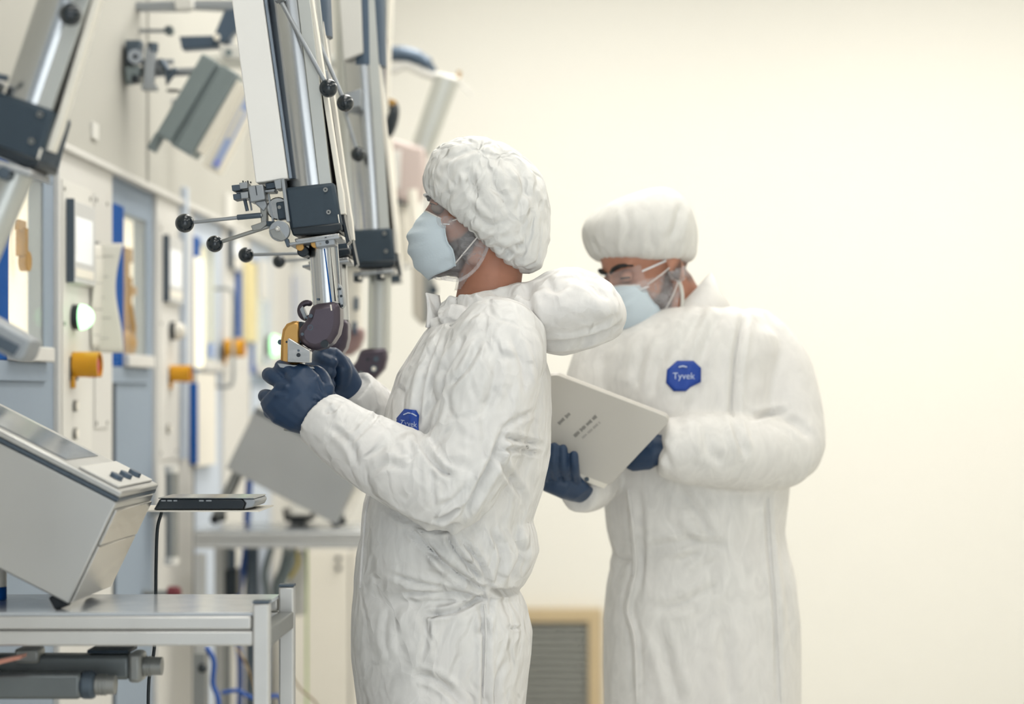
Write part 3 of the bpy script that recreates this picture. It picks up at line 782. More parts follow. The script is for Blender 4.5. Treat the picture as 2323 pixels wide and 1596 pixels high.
def console(label, A, B, C, D, ya, yb, near):
    """tilted box: A-B upper sloping edge (left to right), C lower right, D lower left, in picture units at ya"""
    Yc = ya
    t = thing('control_console', label, 'console', P((C[0] + D[0]) / 2, C[1], Yc), 'tilted steel operator consoles')
    obj('body', [prism([A, B, C, D], Yc, ya, yb)], M_steelsat, t, bevel=0.003)
    A3, B3, C3 = P(*A, Yc), P(*B, Yc), P(*C, Yc)
    d = unit(B3 - A3); n = unit(np.array([d[2], 0, -d[0]])); n = n if n[2] > 0 else -n
    L = np.linalg.norm(B3 - A3)
    def slab(s0, s1, y0, y1, h0, h1):
        q = []
        for h in (h0, h1):
            for (s, y) in ((s0, y0), (s1, y0), (s1, y1), (s0, y1)):
                p = A3 + d * s + n * h; q.append([p[0], y, p[2]])
        return np.array(q), [(3, 2, 1, 0), (4, 5, 6, 7), (0, 1, 5, 4), (1, 2, 6, 5), (2, 3, 7, 6), (3, 0, 4, 7)]
    obj('gasket', [slab(0, L, ya - 0.002, yb + 0.002, 0.0005, 0.006)], M_machdk, t)
    obj('lid', [slab(0, L, ya - 0.001, yb + 0.001, 0.0062, 0.016)], M_steelsat, t, bevel=0.002)
    obj('screen', [slab(0.02, L - 0.10, ya + 0.03, yb - 0.03, 0.0162, 0.0172)], M_screen, t)
    obj('key_plate', [slab(L - 0.075, L - 0.01, ya + 0.012, yb - 0.012, 0.0162, 0.020)], M_offw, t, bevel=0.001)
    for k in range(3):
        y = ya + (yb - ya) * (0.26 + 0.24 * k)
        c = A3 + d * (L - 0.03) + n * 0.020
        obj('push_button', [cyl([c[0], y, c[2]], np.array([c[0], y, c[2]]) + n * 0.007, 0.010)], M_sleeve, t, bevel=0.001)
    # right-hand end: folded bright sheet with a seam
    e = unit(C3 - B3); m = np.array([e[2], 0, -e[0]]); m = m if m[0] > 0 else -m
    le = np.linalg.norm(C3 - B3)
    def endslab(s0, s1, y0, y1, h0, h1):
        q = []
        for h in (h0, h1):
            for (s, y) in ((s0, y0), (s1, y0), (s1, y1), (s0, y1)):
                p = B3 + e * s + m * h; q.append([p[0], y, p[2]])
        return np.array(q), [(3, 2, 1, 0), (4, 5, 6, 7), (0, 1, 5, 4), (1, 2, 6, 5), (2, 3, 7, 6), (3, 0, 4, 7)]
    obj('end_plate', [endslab(0.012, le * 0.42, ya + 0.006, yb - 0.006, 0.0005, 0.004)], M_steel, t, bevel=0.001)
    obj('end_plate', [endslab(le * 0.43, le - 0.004, ya + 0.006, yb - 0.006, 0.0005, 0.0035)], M_steel, t, bevel=0.001)
    return t, A3, B3, C3, P(*D, Yc)
t, A3, B3, C3, D3 = console('large tilted steel console on the near bench', (-240, 880), (266, 1138), (155, 1370), (-351, 1112), 2.90, 3.15, True)
def foot_px(t, px, py, Y, lo, w=0.017):
    p = P(px, py, Y)
    obj('rubber_foot', [prism([(px - 22, py - 8), (px + 12, py - 14), (px + 22, py + 12), (px - 6, py + 22)], Y, Y - 0.014, Y + 0.014)], M_rubber, t, bevel=0.003)
foot_px(t, 136, 1360, 2.92, 0); foot_px(t, 206, 1327, 3.10, 0)
for y_ in (2.92, 3.10): obj('prop_leg', [boxmm((D3[0] + 0.05, y_, ZT1 + 0.001), (D3[0] + 0.08, y_ + 0.03, D3[2] + 0.02))], M_aludk, t)
t, A3, B3, C3, D3 = console('smaller tilted steel console on the far bench', (576, 932), (826, 1060), (762, 1190), (512, 1062), 5.33, 5.6, False)
foot_px(t, 764, 1175, 5.36, 0); 
obj('prop_leg', [sweep([P(545, 1062, 5.42), P(492, 1172, 5.42)], 0.016, 14)], M_aludk, t)
obj('prop_foot', [ball(P(487, 1178, 5.40), 0.013)], M_rubber, t)
obj('prop_foot', [ball(P(503, 1172, 5.46), 0.013)], M_rubber, t)

# laptop on a thin shelf fixed behind the console
YL = 3.18
t = thing('laptop_shelf', 'thin pale shelf carrying the laptop beside the console', 'shelf', P(470, 1160, YL))
obj('shelf_plate', [prism([(120, 1157), (588, 1157), (588, 1160), (120, 1160)], YL, YL - 0.006, YL + 0.15)], M_rail, t)
obj('shelf_bracket', [boxmm((P(110, 0, YL)[0], YL + 0.05, zw(1175, YL)), (P(180, 0, YL)[0], YL + 0.14, zw(1160.5, YL))), boxmm((XW - 0.015, YL + 0.06, zw(1182, YL)), (P(180, 0, YL)[0], YL + 0.12, zw(1175.5, YL)))], M_aludk, t)
t = thing('laptop', 'closed dark laptop seen edge-on on the thin shelf', 'laptop', P(460, 1157, YL))
obj('base', [prism([(348, 1156), (362, 1131), (548, 1131), (556, 1140), (552, 1155)], YL, YL, YL + 0.12)], M_black, t, bevel=0.002)
obj('lid', [prism([(358, 1128.5), (574, 1128.5), (578, 1130.6), (360, 1130.6)], YL, YL - 0.001, YL + 0.12)], mat('laptop_lid', lin(120, 128, 134), 0.2, 0.6), t, bevel=0.001)
obj('end_trim', [prism([(549, 1131), (575, 1131), (580, 1138), (574, 1150), (553, 1155), (557, 1141)], YL, YL + 0.001, YL + 0.118)], M_mach, t, bevel=0.002)
for (a, b) in ((366, 376), (380, 390), (394, 402), (452, 462), (468, 480)):
    obj('port', [prism([(a, 1133.5), (b, 1133.5), (b, 1136.5), (a, 1136.5)], YL, YL - 0.0015, YL - 0.0001)], M_mach, t)

# bottle at the picture's left edge
bp = P(-3, 1390, 3.05)
t = thing('marker_bottle', 'blue and white bottle cut by the left edge on the near bench', 'bottle', (bp[0], bp[1], ZT1 + 0.001))
zb0 = ZT1 + 0.0012
obj('bottle_base', [cyl((bp[0], bp[1], zb0), (bp[0], bp[1], zb0 + 0.020), 0.0120)], M_blue, t, bevel=0.001)
obj('label_band', [cyl((bp[0], bp[1], zb0 + 0.0202), (bp[0], bp[1], zb0 + 0.050), 0.0118)], M_rail, t)
obj('cap', [cyl((bp[0], bp[1], zb0 + 0.0502), (bp[0], bp[1], zb0 + 0.062), 0.0120, 0.010)], M_blue, t, bevel=0.001)

# two heavy screw spindles under the bench
for k, (py0, py1, xe, xn, Yc, lab) in enumerate(((1482, 1538, 300, 368, 2.99, 'upper dark square spindle with a threaded steel end under the near bench'),
                                                   (1523, 1582, 190, 262, 2.925, 'lower dark square spindle with a rounded nut under the near bench'))):
    c = P(xe, (py0 + py1) / 2, Yc); s = Yc / FPX; hh = (py1 - py0) / 2 * s
    t = thing('screw_spindle', lab, 'spindle', c, 'screw spindles under the near bench')
    obj('bar', [box(((XW + c[0]) / 2 - 0.01, Yc, c[2]), (c[0] - XW + 0.02, 2 * hh, 2 * hh))], mat('bar_dark_steel', lin(112, 118, 120), 0.4, 0.6, var=0.12, vscale=14), t, bevel=0.006)
    if k == 0:
        obj('nut', [box((c[0] + 0.008, Yc, c[2]), (0.020, 2 * hh + 0.008, 2 * hh + 0.008))], M_aludk, t, bevel=0.006)
    else:
        obj('nut', [cyl((c[0] - 0.004, Yc, c[2]), (c[0] + 0.018, Yc, c[2]), hh * 1.1)], M_machdk, t, bevel=0.006)
    xs = c[0] + 0.018; xe_ = P(xn, 0, Yc)[0]
    obj('threaded_end', [cyl((xs, Yc, c[2]), (xe_, Yc, c[2]), hh * 0.74)] + [cyl((xs + 0.003 + i * 0.005, Yc, c[2]), (xs + 0.0055 + i * 0.005, Yc, c[2]), hh * 0.82, n=18) for i in range(int((xe_ - xs - 0.012) / 0.005))], M_aludk, t)
o = obj('flat_lug', [prism([(205, 1470), (298, 1470), (298, 1478), (205, 1478)], 3.0, 2.98, 3.04)], M_navy); tag(o, 'flat dark lug between bench rail and upper spindle', 'lug')
o = obj('copper_bar', [prism([(-60, 1508), (52, 1484), (52, 1492), (-60, 1520)], 2.87, 2.86, 2.89)], mat('copper_pink', lin(196, 140, 124), 0.4, 0.5)); tag(o, 'pinkish flat bar lying on the spindles at the left edge', 'bar')
o = obj('spindle_block', [box(P(68, 1484, 2.98), (0.036, 0.04, 0.022))], M_aludk, bevel=0.004); tag(o, 'grey block clamped on top of the upper spindle', 'block')

# things under and behind the far bench
t = thing('equipment_cabinet', 'overexposed white cabinet with key locks right of the benches', 'cabinet', (P(760, 0, 6.6)[0], 6.6, 0))
cx0, cx1 = P(640, 0, 6.6)[0], P(960, 0, 6.6)[0]
obj('carcass', [boxmm((cx0, 6.6, 0.0), (cx1, 7.0, zw(1238, 6.6)))], M_white, t, bevel=0.004)
obj('door', [boxmm((P(655, 0, 6.6)[0], 6.585, 0.06), (P(792, 0, 6.6)[0], 6.599, zw(1246, 6.6)))], M_rail, t, bevel=0.003)
obj('door', [boxmm((P(797, 0, 6.6)[0], 6.585, 0.06), (P(950, 0, 6.6)[0], 6.599, zw(1246, 6.6)))], M_rail, t, bevel=0.003)
for py in (1266, 1288):
    c = P(768, py, 6.585)
    obj('key_lock', [cyl(c, c + [0, -0.012, 0], 0.008)], M_black, t)
o = obj('grey_canister', [prism([(664, 1256), (672, 1246), (700, 1246), (700, 1390), (664, 1390)], 5.6, 5.52, 5.60)], M_offw); tag(o, 'pale grey box under the far bench', 'box')
o.modifiers.new('b', 'BEVEL').width = 0.008
t = thing('control_box', 'black box hanging beneath the far bench', 'box', P(528, 1352, 5.42))
obj('case', [prism([(514, 1290), (541, 1288), (541, 1350), (514, 1352)], 5.42, 5.39, 5.45)], M_black, t, bevel=0.004)
obj('hanger', [boxmm((P(520, 0, 5.42)[0], 5.41, zw(1290, 5.42)), (P(534, 0, 5.42)[0], 5.43, ZT2 - 0.058))], M_machdk, t)
def cable(name, pts, r, m, label):
    o = obj(name, [sweep(curve_pts([P(*p) for p in pts], 6), r, 8)], m); tag(o, label, 'cable')
cable('blue_cable', [(566, 1085, 5.68), (560, 1190, 5.68), (556, 1260, 5.68), (542, 1345, 5.68), (538, 1420, 5.68), (545, 1520, 5.68), (540, 1700, 5.68)], 0.010, M_cabblue, 'thick blue cable running down behind the far bench')
cable('grey_hose', [(572, 1215, 5.67), (566, 1300, 5.67), (564, 1360, 5.67), (566, 1440, 5.67), (564, 1700, 5.67)], 0.011, M_machdk, 'dark grey hose beside the thick blue cable')
cable('blue_cable', [(470, 1470, 4.6), (485, 1500, 4.6), (483, 1550, 4.6), (496, 1592, 4.6), (496, 1680, 4.6)], 0.006, M_cabblue, 'blue cable dangling left of the near bench leg')
cable('blue_cable', [(506, 1570, 4.7), (540, 1566, 4.7), (575, 1582, 4.7), (632, 1578, 4.7), (640, 1600, 4.7)], 0.005, M_cabblue, 'blue cable looping low between the bench legs')
cable('tan_cable', [(538, 1470, 4.8), (560, 1510, 4.8), (578, 1560, 4.8), (600, 1650, 4.8)], 0.003, M_cabtan, 'thin tan cable slanting behind the near bench leg')
cable('tan_cable', [(640, 1500, 4.9), (680, 1560, 4.9), (720, 1600, 4.9), (740, 1680, 4.9)], 0.0025, M_cabtan, 'thin tan cable crossing right of the bench legs')
cable('yellow_cable', [(668, 1240, 5.5), (676, 1275, 5.5), (660, 1305, 5.5), (640, 1312, 5.5)], 0.005, mat('cable_yellow', lin(214, 194, 92), 0.5), 'yellow cable loop under the far bench')
cable('green_cable', [(696, 1236, 5.55), (697, 1300, 5.55), (696, 1400, 5.55), (696, 1650, 5.55)], 0.003, mat('cable_green', lin(166, 196, 96), 0.5), 'thin green cable hanging from the far bench')
t = thing('hose_bundle', 'dusty grey bundle of hoses under the far bench', 'hoses', P(640, 1380, 5.48))
for k, pts in enumerate(([(615, 1245, 5.48), (600, 1300, 5.48), (606, 1350, 5.48), (600, 1420, 5.48)], [(650, 1245, 5.5), (640, 1290, 5.5), (625, 1330, 5.5), (630, 1400, 5.5)], [(665, 1250, 5.46), (650, 1300, 5.46), (634, 1350, 5.46), (640, 1420, 5.46)])):
    obj('hose', [sweep(curve_pts([P(*p) for p in pts], 6), 0.009, 10)], M_fixt, t)
t = thing('bench_vise', 'dark clamp bracket on the lower frame behind the near bench leg', 'bracket', P(455, 1560, 4.6))
obj('post', [boxmm((P(441, 0, 4.6)[0], 4.58, 0), (P(470, 0, 4.6)[0], 4.62, zw(1478, 4.6)))], M_aludk, t, bevel=0.003)
obj('knob', [ball(P(459, 1515, 4.57), 0.011)], M_black, t)
obj('foot_plate', [boxmm((P(430, 0, 4.6)[0], 4.55, 0), (P(482, 0, 4.6)[0], 4.65, 0.012))], M_aludk, t)
t = thing('measuring_tray', 'dark instrument tray on the far bench beneath the far console', 'tray', P(685, 1178, 5.5))
obj('tray', [prism([(650, 1150), (656, 1150), (662, 1166), (712, 1166), (716, 1152), (722, 1152), (714, 1178), (655, 1178)], 5.58, 5.50, 5.60)], M_black, t, bevel=0.002)
obj('tray_feet', [boxmm((P(665, 0, 5.58)[0], 5.52, ZT2 + 0.001), (P(700, 0, 5.58)[0], 5.58, zw(1178, 5.58)))], M_aludk, t)
# ------------------------------------------------------------------ master arms of the telemanipulators
class Arm:
    """places parts drawn for the nearest arm (picture units) at another spot, size and lean"""
    def __init__(s, label, Y, origin=(655, 430), to=(655, 430), k=1.0, rot=0.0):
        s.Y, s.o, s.to, s.k, s.r = Y, np.array(origin, float), np.array(to, float), k, math.radians(rot)
        s.ref = FPX / 3.28                      # px per metre of the drawing
        s.u = s.k / FPX * Y                     # metre per drawing unit
        s.t = thing('manipulator_arm', label, 'manipulator', s.p(700, 560), 'telemanipulator master arms hanging from the cell front')
    def q(s, a, b):
        d = np.array([a, b], float) - s.o; c, n = math.cos(s.r), math.sin(s.r)
        return s.to + s.k * np.array([c * d[0] - n * d[1], n * d[0] + c * d[1]])
    def p(s, a, b, dy=0.0):
        x, y = s.q(a, b); v = P(x, y, s.Y); v[1] += dy; return v
    def prism(s, name, poly, d0, d1, m, bevel=0.002, parent=None):
        return obj(name, [prism([tuple(s.q(*p)) for p in poly], s.Y, s.Y + d0, s.Y + d1)], m, parent or s.t, bevel=bevel)
    def cyl(s, name, a, b, r, m, da=0.0, db=None, parent=None, bevel=0.0, r1=None, n=28):
        return obj(name, [cyl(s.p(*a, da), s.p(*b, da if db is None else db), r * s.u, None if r1 is None else r1 * s.u, n)], m, parent or s.t, bevel=bevel)
    def disc(s, name, c, r, d0, d1, m, bevel=0.0, parent=None):
        return obj(name, [cyl(s.p(*c, d0), s.p(*c, d1), r * s.u, n=24)], m, parent or s.t, bevel=bevel)

def lever(arm, ball_px, rball, end_px, rrod, m=M_mach, dy=-0.03, raw=True, hub=None):
    """rod with a black ball grip; points in picture units"""
    Y = arm.Y + dy; k = Y / FPX
    a, b = P(*ball_px, Y), P(*end_px, Y)
    l = obj('lever', [sweep([a, b], rrod * k, 14)], m, arm.t)
    obj('ball_grip', [ball(a, rball * k, 26, 18)], M_ball, l)
    if hub:
        c = P(*hub, Y); obj('lever_clamp', [sweep([c, b], rrod * 1.6 * k, 6, False)], M_machdk, l, bevel=0.001)
    return l

def upper(arm, top=-260, dark=None, dark_m=None, cover=True, rail=True, side=True):
    t = arm
    # outer tube down to the clamp
    f = lambda y: 660 + (712 - 660) * y / 430.0
    t.cyl('outer_tube', (f(top), top), (f(430), 430), 56, M_tube, n=40)
    # raised seam strip along the tube
    if side: t.prism('tube_flat', [(f(top) + 22, top), (f(top) + 50, top), (f(428) + 48, 428), (f(428) + 20, 428)], -0.041 * t.k * t.Y / 3.28, -0.02 * t.k * t.Y / 3.28, M_tube2, 0.001)
    if cover:
        g = lambda x0, y: x0 + (y / 420.0) * (590 - 535)
        t.prism('cover_box', [(g(535, top), top), (g(602, top), top), (662, 411), (590, 421)], -0.045, 0.05, M_cover, 0.002)
        t.prism('cover_shadow_strip', [(g(603, top), top), (g(610, top), top), (670, 409), (663, 411)], -0.036, 0.04, mat('shadow_strip_blue_grey', lin(140, 152, 166), 0.4, 0.4), 0.001)  # strip coloured as the shaded side of the tube beside the cover
    if rail:
        h = lambda x0, y: x0 + (y / 430.0) * (772 - 702)
        t.prism('guide_rail', [(h(704, top), top), (h(716, top), top), (779, 420), (783, 440), (788, 488), (776, 490), (768, 420)], -0.03, -0.006, M_rail, 0.001)

def clamp(arm, guard=True):
    t = arm
    t.prism('clamp_collar', [(653, 432), (766, 419), (783, 518), (668, 532)], -0.046 * t.k * t.Y / 3.28, 0.05, M_clamp, 0.006)
    t.prism('collar_skirt', [(668, 522), (780, 510), (783, 526), (764, 534), (674, 540)], -0.049 * t.k * t.Y / 3.28, 0.05, M_black, 0.003)
    z = -0.050 * t.k * t.Y / 3.28
    for (a, b) in ((747, 437), (754, 487)):
        s = t.disc('collar_screw', (a, b), 5.2, z, z + 0.006, M_screw)
        t.disc('screw_socket', (a, b), 2.0, z - 0.0006, z, M_black, parent=s)
    t.prism('flange', [(676, 546), (776, 532), (779, 543), (680, 556)], -0.045, 0.045, M_steel, 0.002)
    t.prism('flange_plate', [(664, 556), (778, 541), (779, 546), (665, 562)], -0.052, 0.05, M_mach, 0.001)
    if guard: t.prism('cable_guard', [(767, 426), (772, 424), (785, 500), (796, 548), (789, 556), (780, 508)], -0.02, 0.02, M_black, 0.001)
    t.prism('guide_block', [(764, 492), (776, 491), (780, 521), (768, 523)], -0.045, -0.02, M_rail, 0.001)

def inner(arm, y_end=690, m=M_tube):
    arm.cyl('inner_tube', (733, 545), (743, y_end), 33, m, n=36)

def wrist(arm):
    t = arm
    e = t.prism('wrist_elbow', [(711, 692), (773, 684), (776, 705), (776, 735), (771, 758), (758, 778), (742, 789), (722, 795), (704, 791), (690, 780), (683, 764), (684, 748), (696, 733), (704, 720), (708, 706)], -0.036, 0.030, M_wrist, 0.010)
    for (a, b, r) in ((712, 718, 4.5), (711, 744, 6.5), (693, 759, 3.5), (702, 722, 2.5)):
        t.disc('wrist_screw', (a, b), r, -0.0375, -0.034, M_machdk, parent=e)
    t.disc('wrist_screw', (711, 744), 4.2, -0.0385, -0.036, M_wrist, parent=e)
    t.prism('index_mark', [(755, 693), (758, 692.6), (760, 706), (757, 706.4)], -0.0372, -0.035, M_rail, 0, parent=e)
    t.disc('elbow_socket', (743, 781), 9, -0.0374, -0.03, M_black, parent=e)
    # second, ring-shaped link behind
    ringp = []
    for i in range(19):
        a = math.radians(-40 - i * 250 / 18)
        ringp.append(t.p(690 + 16 * math.cos(a), 702 - 16 * math.sin(a) * 1.1, 0.035))
    obj('ring_link', [sweep(ringp, 7.0 * t.u, 12)], M_wrist, t.t)
    t.prism('ring_link_bar', [(676, 700), (682, 692), (692, 716), (686, 724)], 0.02, 0.045, M_mach, 0.001)

# --- the near arm, in focus
a1 = Arm('near manipulator arm in sharp focus held by the man in blue gloves', 3.28)
upper(a1); clamp(a1); inner(a1); wrist(a1)
k = 0.0
# stripes and little block on the inner tube
a1.prism('blue_line', [(739, 566), (741.5, 566), (757, 686), (754.5, 686)], -0.0245, -0.018, M_blue, 0)
a1.prism('seam_line', [(753, 563), (754.5, 563), (768, 684), (766, 684)], -0.0205, -0.010, M_rail, 0)
b = a1.prism('cable_block', [(722, 548), (766, 541), (769, 560), (726, 567)], -0.050, -0.012, M_mach, 0.002)
for (x, y, r) in ((748, 546, 3.2), (751, 554, 4.2), (736, 558, 2.6)):
    a1.disc('block_hole', (x, y), r, -0.0508, -0.046, M_black if r > 3 else M_screw, parent=b)
a1.disc('thumb_wheel', (722, 556), 10, -0.040, -0.015, M_brass, 0.001)
a1.disc('thumb_wheel', (687, 563), 9, -0.035, -0.005, M_brass, 0.001)
a1.disc('dark_roller', (692, 572), 13, -0.028, 0.01, M_black, 0.002)
a1.disc('tube_screw', (725, 680), 2.6, -0.0240, -0.018, M_machdk)
a1.prism('side_bracket', [(768, 640), (778, 655), (782, 690), (776, 700), (770, 684)], -0.012, 0.02, M_mach, 0.002)
for (x, y) in ((773, 656), (776, 672), (778, 694)): a1.disc('bracket_hole', (x, y), 3.0, -0.0128, -0.010, M_black)
# lock mechanism at the left of the collar
a1.prism('mount_bar', [(648, 413), (655, 412), (668, 508), (660, 509)], -0.052, 0.0, M_mach, 0.001)
a1.prism('slide_block', [(572, 428), (606, 424), (612, 458), (578, 465)], -0.045, -0.005, M_mach, 0.002)
a1.prism('slot', [(589, 428), (591, 428), (594, 449), (592, 449)], -0.0456, -0.040, M_black, 0)
a1.prism('jaw_upper', [(535, 426), (553, 424), (556, 437), (537, 439)], -0.042, -0.01, M_machdk, 0.001)
a1.prism('jaw_upper_light', [(553, 421), (571, 419), (572, 433), (555, 435)], -0.046, -0.006, M_mach, 0.001)
a1.prism('jaw_lower', [(538, 446), (556, 444), (558, 456), (540, 459)], -0.042, -0.01, M_machdk, 0.001)
a1.prism('jaw_lower_light', [(556, 443), (573, 441), (574, 455), (558, 457)], -0.046, -0.006, M_mach, 0.001)
a1.cyl('jaw_screw', (543, 441), (575, 437), 3.4, M_mach, -0.026)
a1.cyl('drop_rod', (562, 455), (568, 482), 4.0, M_machdk, -0.03)
a1.cyl('drop_rod', (571, 454), (576, 480), 2.2, M_mach, -0.022)
for i, x in enumerate((559, 565, 570, 576)):
    a1.cyl('set_screw', (x, 420), (x - 1, 414 + (i % 2) * 2), 1.6, M_black, -0.03)
a1.prism('upper_bracket', [(608, 420), (634, 416), (634, 430), (610, 434)], -0.03, 0.0, M_machdk, 0.001)
a1.prism('spring_seat', [(608, 436), (632, 433), (630, 440), (609, 441)], -0.036, 0.0, M_mach, 0.001)
a1.prism('upper_block', [(632, 416), (648, 413), (650, 434), (636, 436)], -0.05, -0.01, M_mach, 0.001)
a1.prism('link_plate', [(584, 462), (610, 458), (614, 472), (606, 484), (590, 470)], -0.036, -0.012, M_mach, 0.002)
a1.prism('link_leg', [(597, 470), (612, 468), (613, 516), (600, 518)], -0.034, -0.014, M_aludk, 0.002)
a1.prism('thin_stay', [(613, 444), (617, 443), (629, 512), (625, 514)], -0.030, -0.022, M_mach, 0.0005)
a1.disc('drum', (636, 476), 26, -0.026, 0.01, M_steel, 0.002)
a1.prism('dark_bracket', [(634, 464), (654, 461), (660, 500), (640, 504)], -0.040, -0.024, M_clamp, 0.002)
a1.disc('bracket_screw', (642, 475), 4, -0.0412, -0.038, M_screw)
c = a1.disc('cam_disc', (646, 530), 23, -0.060, -0.048, M_mach, 0.001)
a1.prism('cam_step', [(624, 529), (645, 522), (662, 548), (652, 553), (632, 546)], -0.0625, -0.060, M_aludk, 0.001, parent=c)
a1.disc('cam_hub', (643, 526), 6, -0.0655, -0.060, M_steel, 0.001, parent=c)
a1.disc('cam_pin', (643, 526), 2.5, -0.068, -0.0655, M_rail, 0, parent=c)
a1.prism('cam_tail', [(655, 548), (664, 546), (668, 562), (662, 566)], -0.055, -0.04, M_machdk, 0.001)
a1.prism('link_arm', [(610, 505), (632, 506), (632, 518), (614, 517)], -0.036, -0.02, M_clamp, 0.001)
l = lever(a1, (419, 506), 21.5, (592, 488), 4.3, dy=-0.035, hub=(538, 493))
l = lever(a1, (487, 553), 19, (614, 512), 4.6, m=M_aludk, dy=-0.03)
a1.prism('lever_socket', [(577, 516), (612, 504), (613, 514), (600, 524), (582, 528)], -0.036, -0.016, M_aludk, 0.001)
l = lever(a1, (745, 200), 21, (640, 8), 5.2, m=M_mach, dy=-0.055)
a1.prism('lever_pivot', [(630, 0), (654, -4), (658, 14), (636, 20)], -0.066, -0.04, M_mach, 0.002)
# grip block held by the operator
a1.prism('grip_plate', [(636, 824), (712, 832), (717, 836), (680, 840), (642, 834)], -0.035, 0.02, M_mach, 0.001)
gb = a1.prism('grip_body', [(640, 826), (641, 772), (645, 748), (654, 735), (668, 729), (684, 728), (686, 760), (686, 828)], -0.022, 0.012, M_brass, 0.005)
a1.prism('grip_face', [(661, 770), (664, 768), (712, 796), (712, 824), (661, 822)], -0.044, -0.024, M_steel, 0.002, parent=gb)
a1.disc('grip_screw', (686, 796), 2.6, -0.0452, -0.042, M_machdk, parent=gb)
a1.disc('grip_socket', (686, 806), 4.6, -0.0452, -0.042, M_black, parent=gb)
a1.disc('side_screw', (655, 776), 2.5, -0.0235, -0.02, M_black, parent=gb)
a1.disc('pivot_disc', (686, 756), 26, -0.0205, 0.018, M_black, 0.003)
a1.disc('side_knob', (638, 776), 6, -0.012, 0.004, M_sleeve, 0.001)
a1.cyl('grip_neck', (684, 824), (683, 840), 8, M_steel, -0.012)
a1.cyl('handle_bar', (684, 836), (662, 978), 16, M_aludk, -0.012)

# --- second arm of the pair, half hidden behind the first
a2 = Arm('second arm of the pair, half hidden behind the near arm', 3.62, to=(688, 492), k=0.9, rot=0.8)
upper(a2, top=-330, cover=False); clamp(a2); inner(a2); wrist(a2)
a2.cyl('upper_sleeve', (645, -330), (663, -20), 60, M_sleeve, n=36)
a2.cyl('handle_bar', (684, 800), (700, 930), 16, M_aludk, 0.0)
lever(a2, (783, 234), 19.8, (722, 92), 5.0, dy=-0.06)
lever(a2, (558, 578), 17.5, (700, 574), 3.6, dy=-0.03)
a2.prism('lever_pivot', [(700, 76), (722, 72), (726, 96), (704, 98)], -0.066, -0.03, M_mach, 0.002)

# --- third arm, right, with the slate sleeve
a3 = Arm('third arm right of the pair with a slate sleeve and grey wrist', 4.2, to=(805, 524), k=0.79, rot=3.0)
upper(a3, top=-420, cover=False, rail=True); clamp(a3); inner(a3, 776, M_tube2)
a3.cyl('upper_sleeve', (636, -420), (663, -40), 59, M_sleeve, n=36)
a3.prism('sleeve_cover', [(560, -420), (628, -420), (660, -70), (606, -44)], -0.055, 0.05, M_offw, 0.003)
sp = lambda pts: [tuple(p) for p in pts]
YW = 4.2
e = obj('wrist_elbow', [prism([(821, 792), (880, 789), (880, 812), (874, 836), (856, 856), (833, 877), (794, 838), (803, 830), (812, 818)], YW, YW - 0.03, YW + 0.028)], M_wrist, a3.t, bevel=0.008)
for (x, y, r, m) in ((853, 814, 6, M_machdk), (848, 836, 8.5, M_machdk), (848, 836, 5, M_rail), (818, 847, 5, M_fixt), (834, 815, 3, M_black)):
    obj('wrist_screw', [cyl(P(x, y, YW - 0.034 - (0.002 if r == 5 else 0)), P(x, y, YW - 0.028), r * YW / FPX)], m, e)
for (x, y) in ((817, 632), (868, 628)):
    obj('guide_roller', [prism([(x - 9, y - 12), (x + 9, y - 12), (x + 9, y + 10), (x - 9, y + 10)], YW, YW - 0.05, YW - 0.02)], M_black, a3.t, bevel=0.002)
    obj('roller_bolt', [cyl(P(x, y - 2, YW - 0.053), P(x, y - 2, YW - 0.05), 0.0035)], M_rail, a3.t)
lever(a3, (812, 350), 17, (782, 250), 4.4, dy=-0.08)
lever(a3, (633, 593), 15, (770, 580), 3.4, dy=-0.03)
a3.prism('lever_mount', [(612, 60), (668, 40), (668, 90), (620, 100)], -0.10, -0.03, M_mach, 0.002)

# --- the blurred foreground arm at the upper left
a0 = Arm('blurred foreground manipulator arm at the upper left', 2.62, to=(14, 214), k=1.24, rot=25.5)
upper(a0, top=-300, cover=False); clamp(a0, False); inner(a0, 760, M_tube2)
lever(a0, (160, 33), 26, (150, -110), 6, dy=-0.10)
a0.prism('lever_mount', [(655, 180), (720, 170), (726, 210), (660, 220)], -0.09, -0.03, M_mach, 0.002)
a0.prism('side_lock', [(608, 420), (648, 413), (660, 506), (614, 510)], -0.04, 0.0, M_mach, 0.003)
a0.cyl('lock_pin', (600, 420), (668, 404), 6, M_machdk, -0.05)
for (x, y) in ((690, 566), (735, 560)): a0.disc('roller', (x, y), 12, -0.055, -0.03, M_machdk, 0.002)
a0.prism('wrist_elbow', [(711, 762), (773, 754), (776, 775), (772, 815), (722, 850), (690, 840), (684, 808), (704, 790)], -0.036, 0.03, M_wrist, 0.008)

gy = 2.62
obj('grip_end', [prism([(-60, 690), (84, 772), (72, 808), (58, 824), (-60, 762)], gy, gy - 0.03, gy + 0.03)], M_mach, a0.t, bevel=0.004)
obj('grip_end_face', [prism([(-60, 722), (60, 786), (46, 808), (-60, 752)], gy, gy - 0.033, gy - 0.0302)], M_machdk, a0.t, bevel=0.001)
obj('grip_stem', [sweep([P(-45, 520, gy), P(-70, 730, gy)], 0.02, 16)], M_tube2, a0.t)
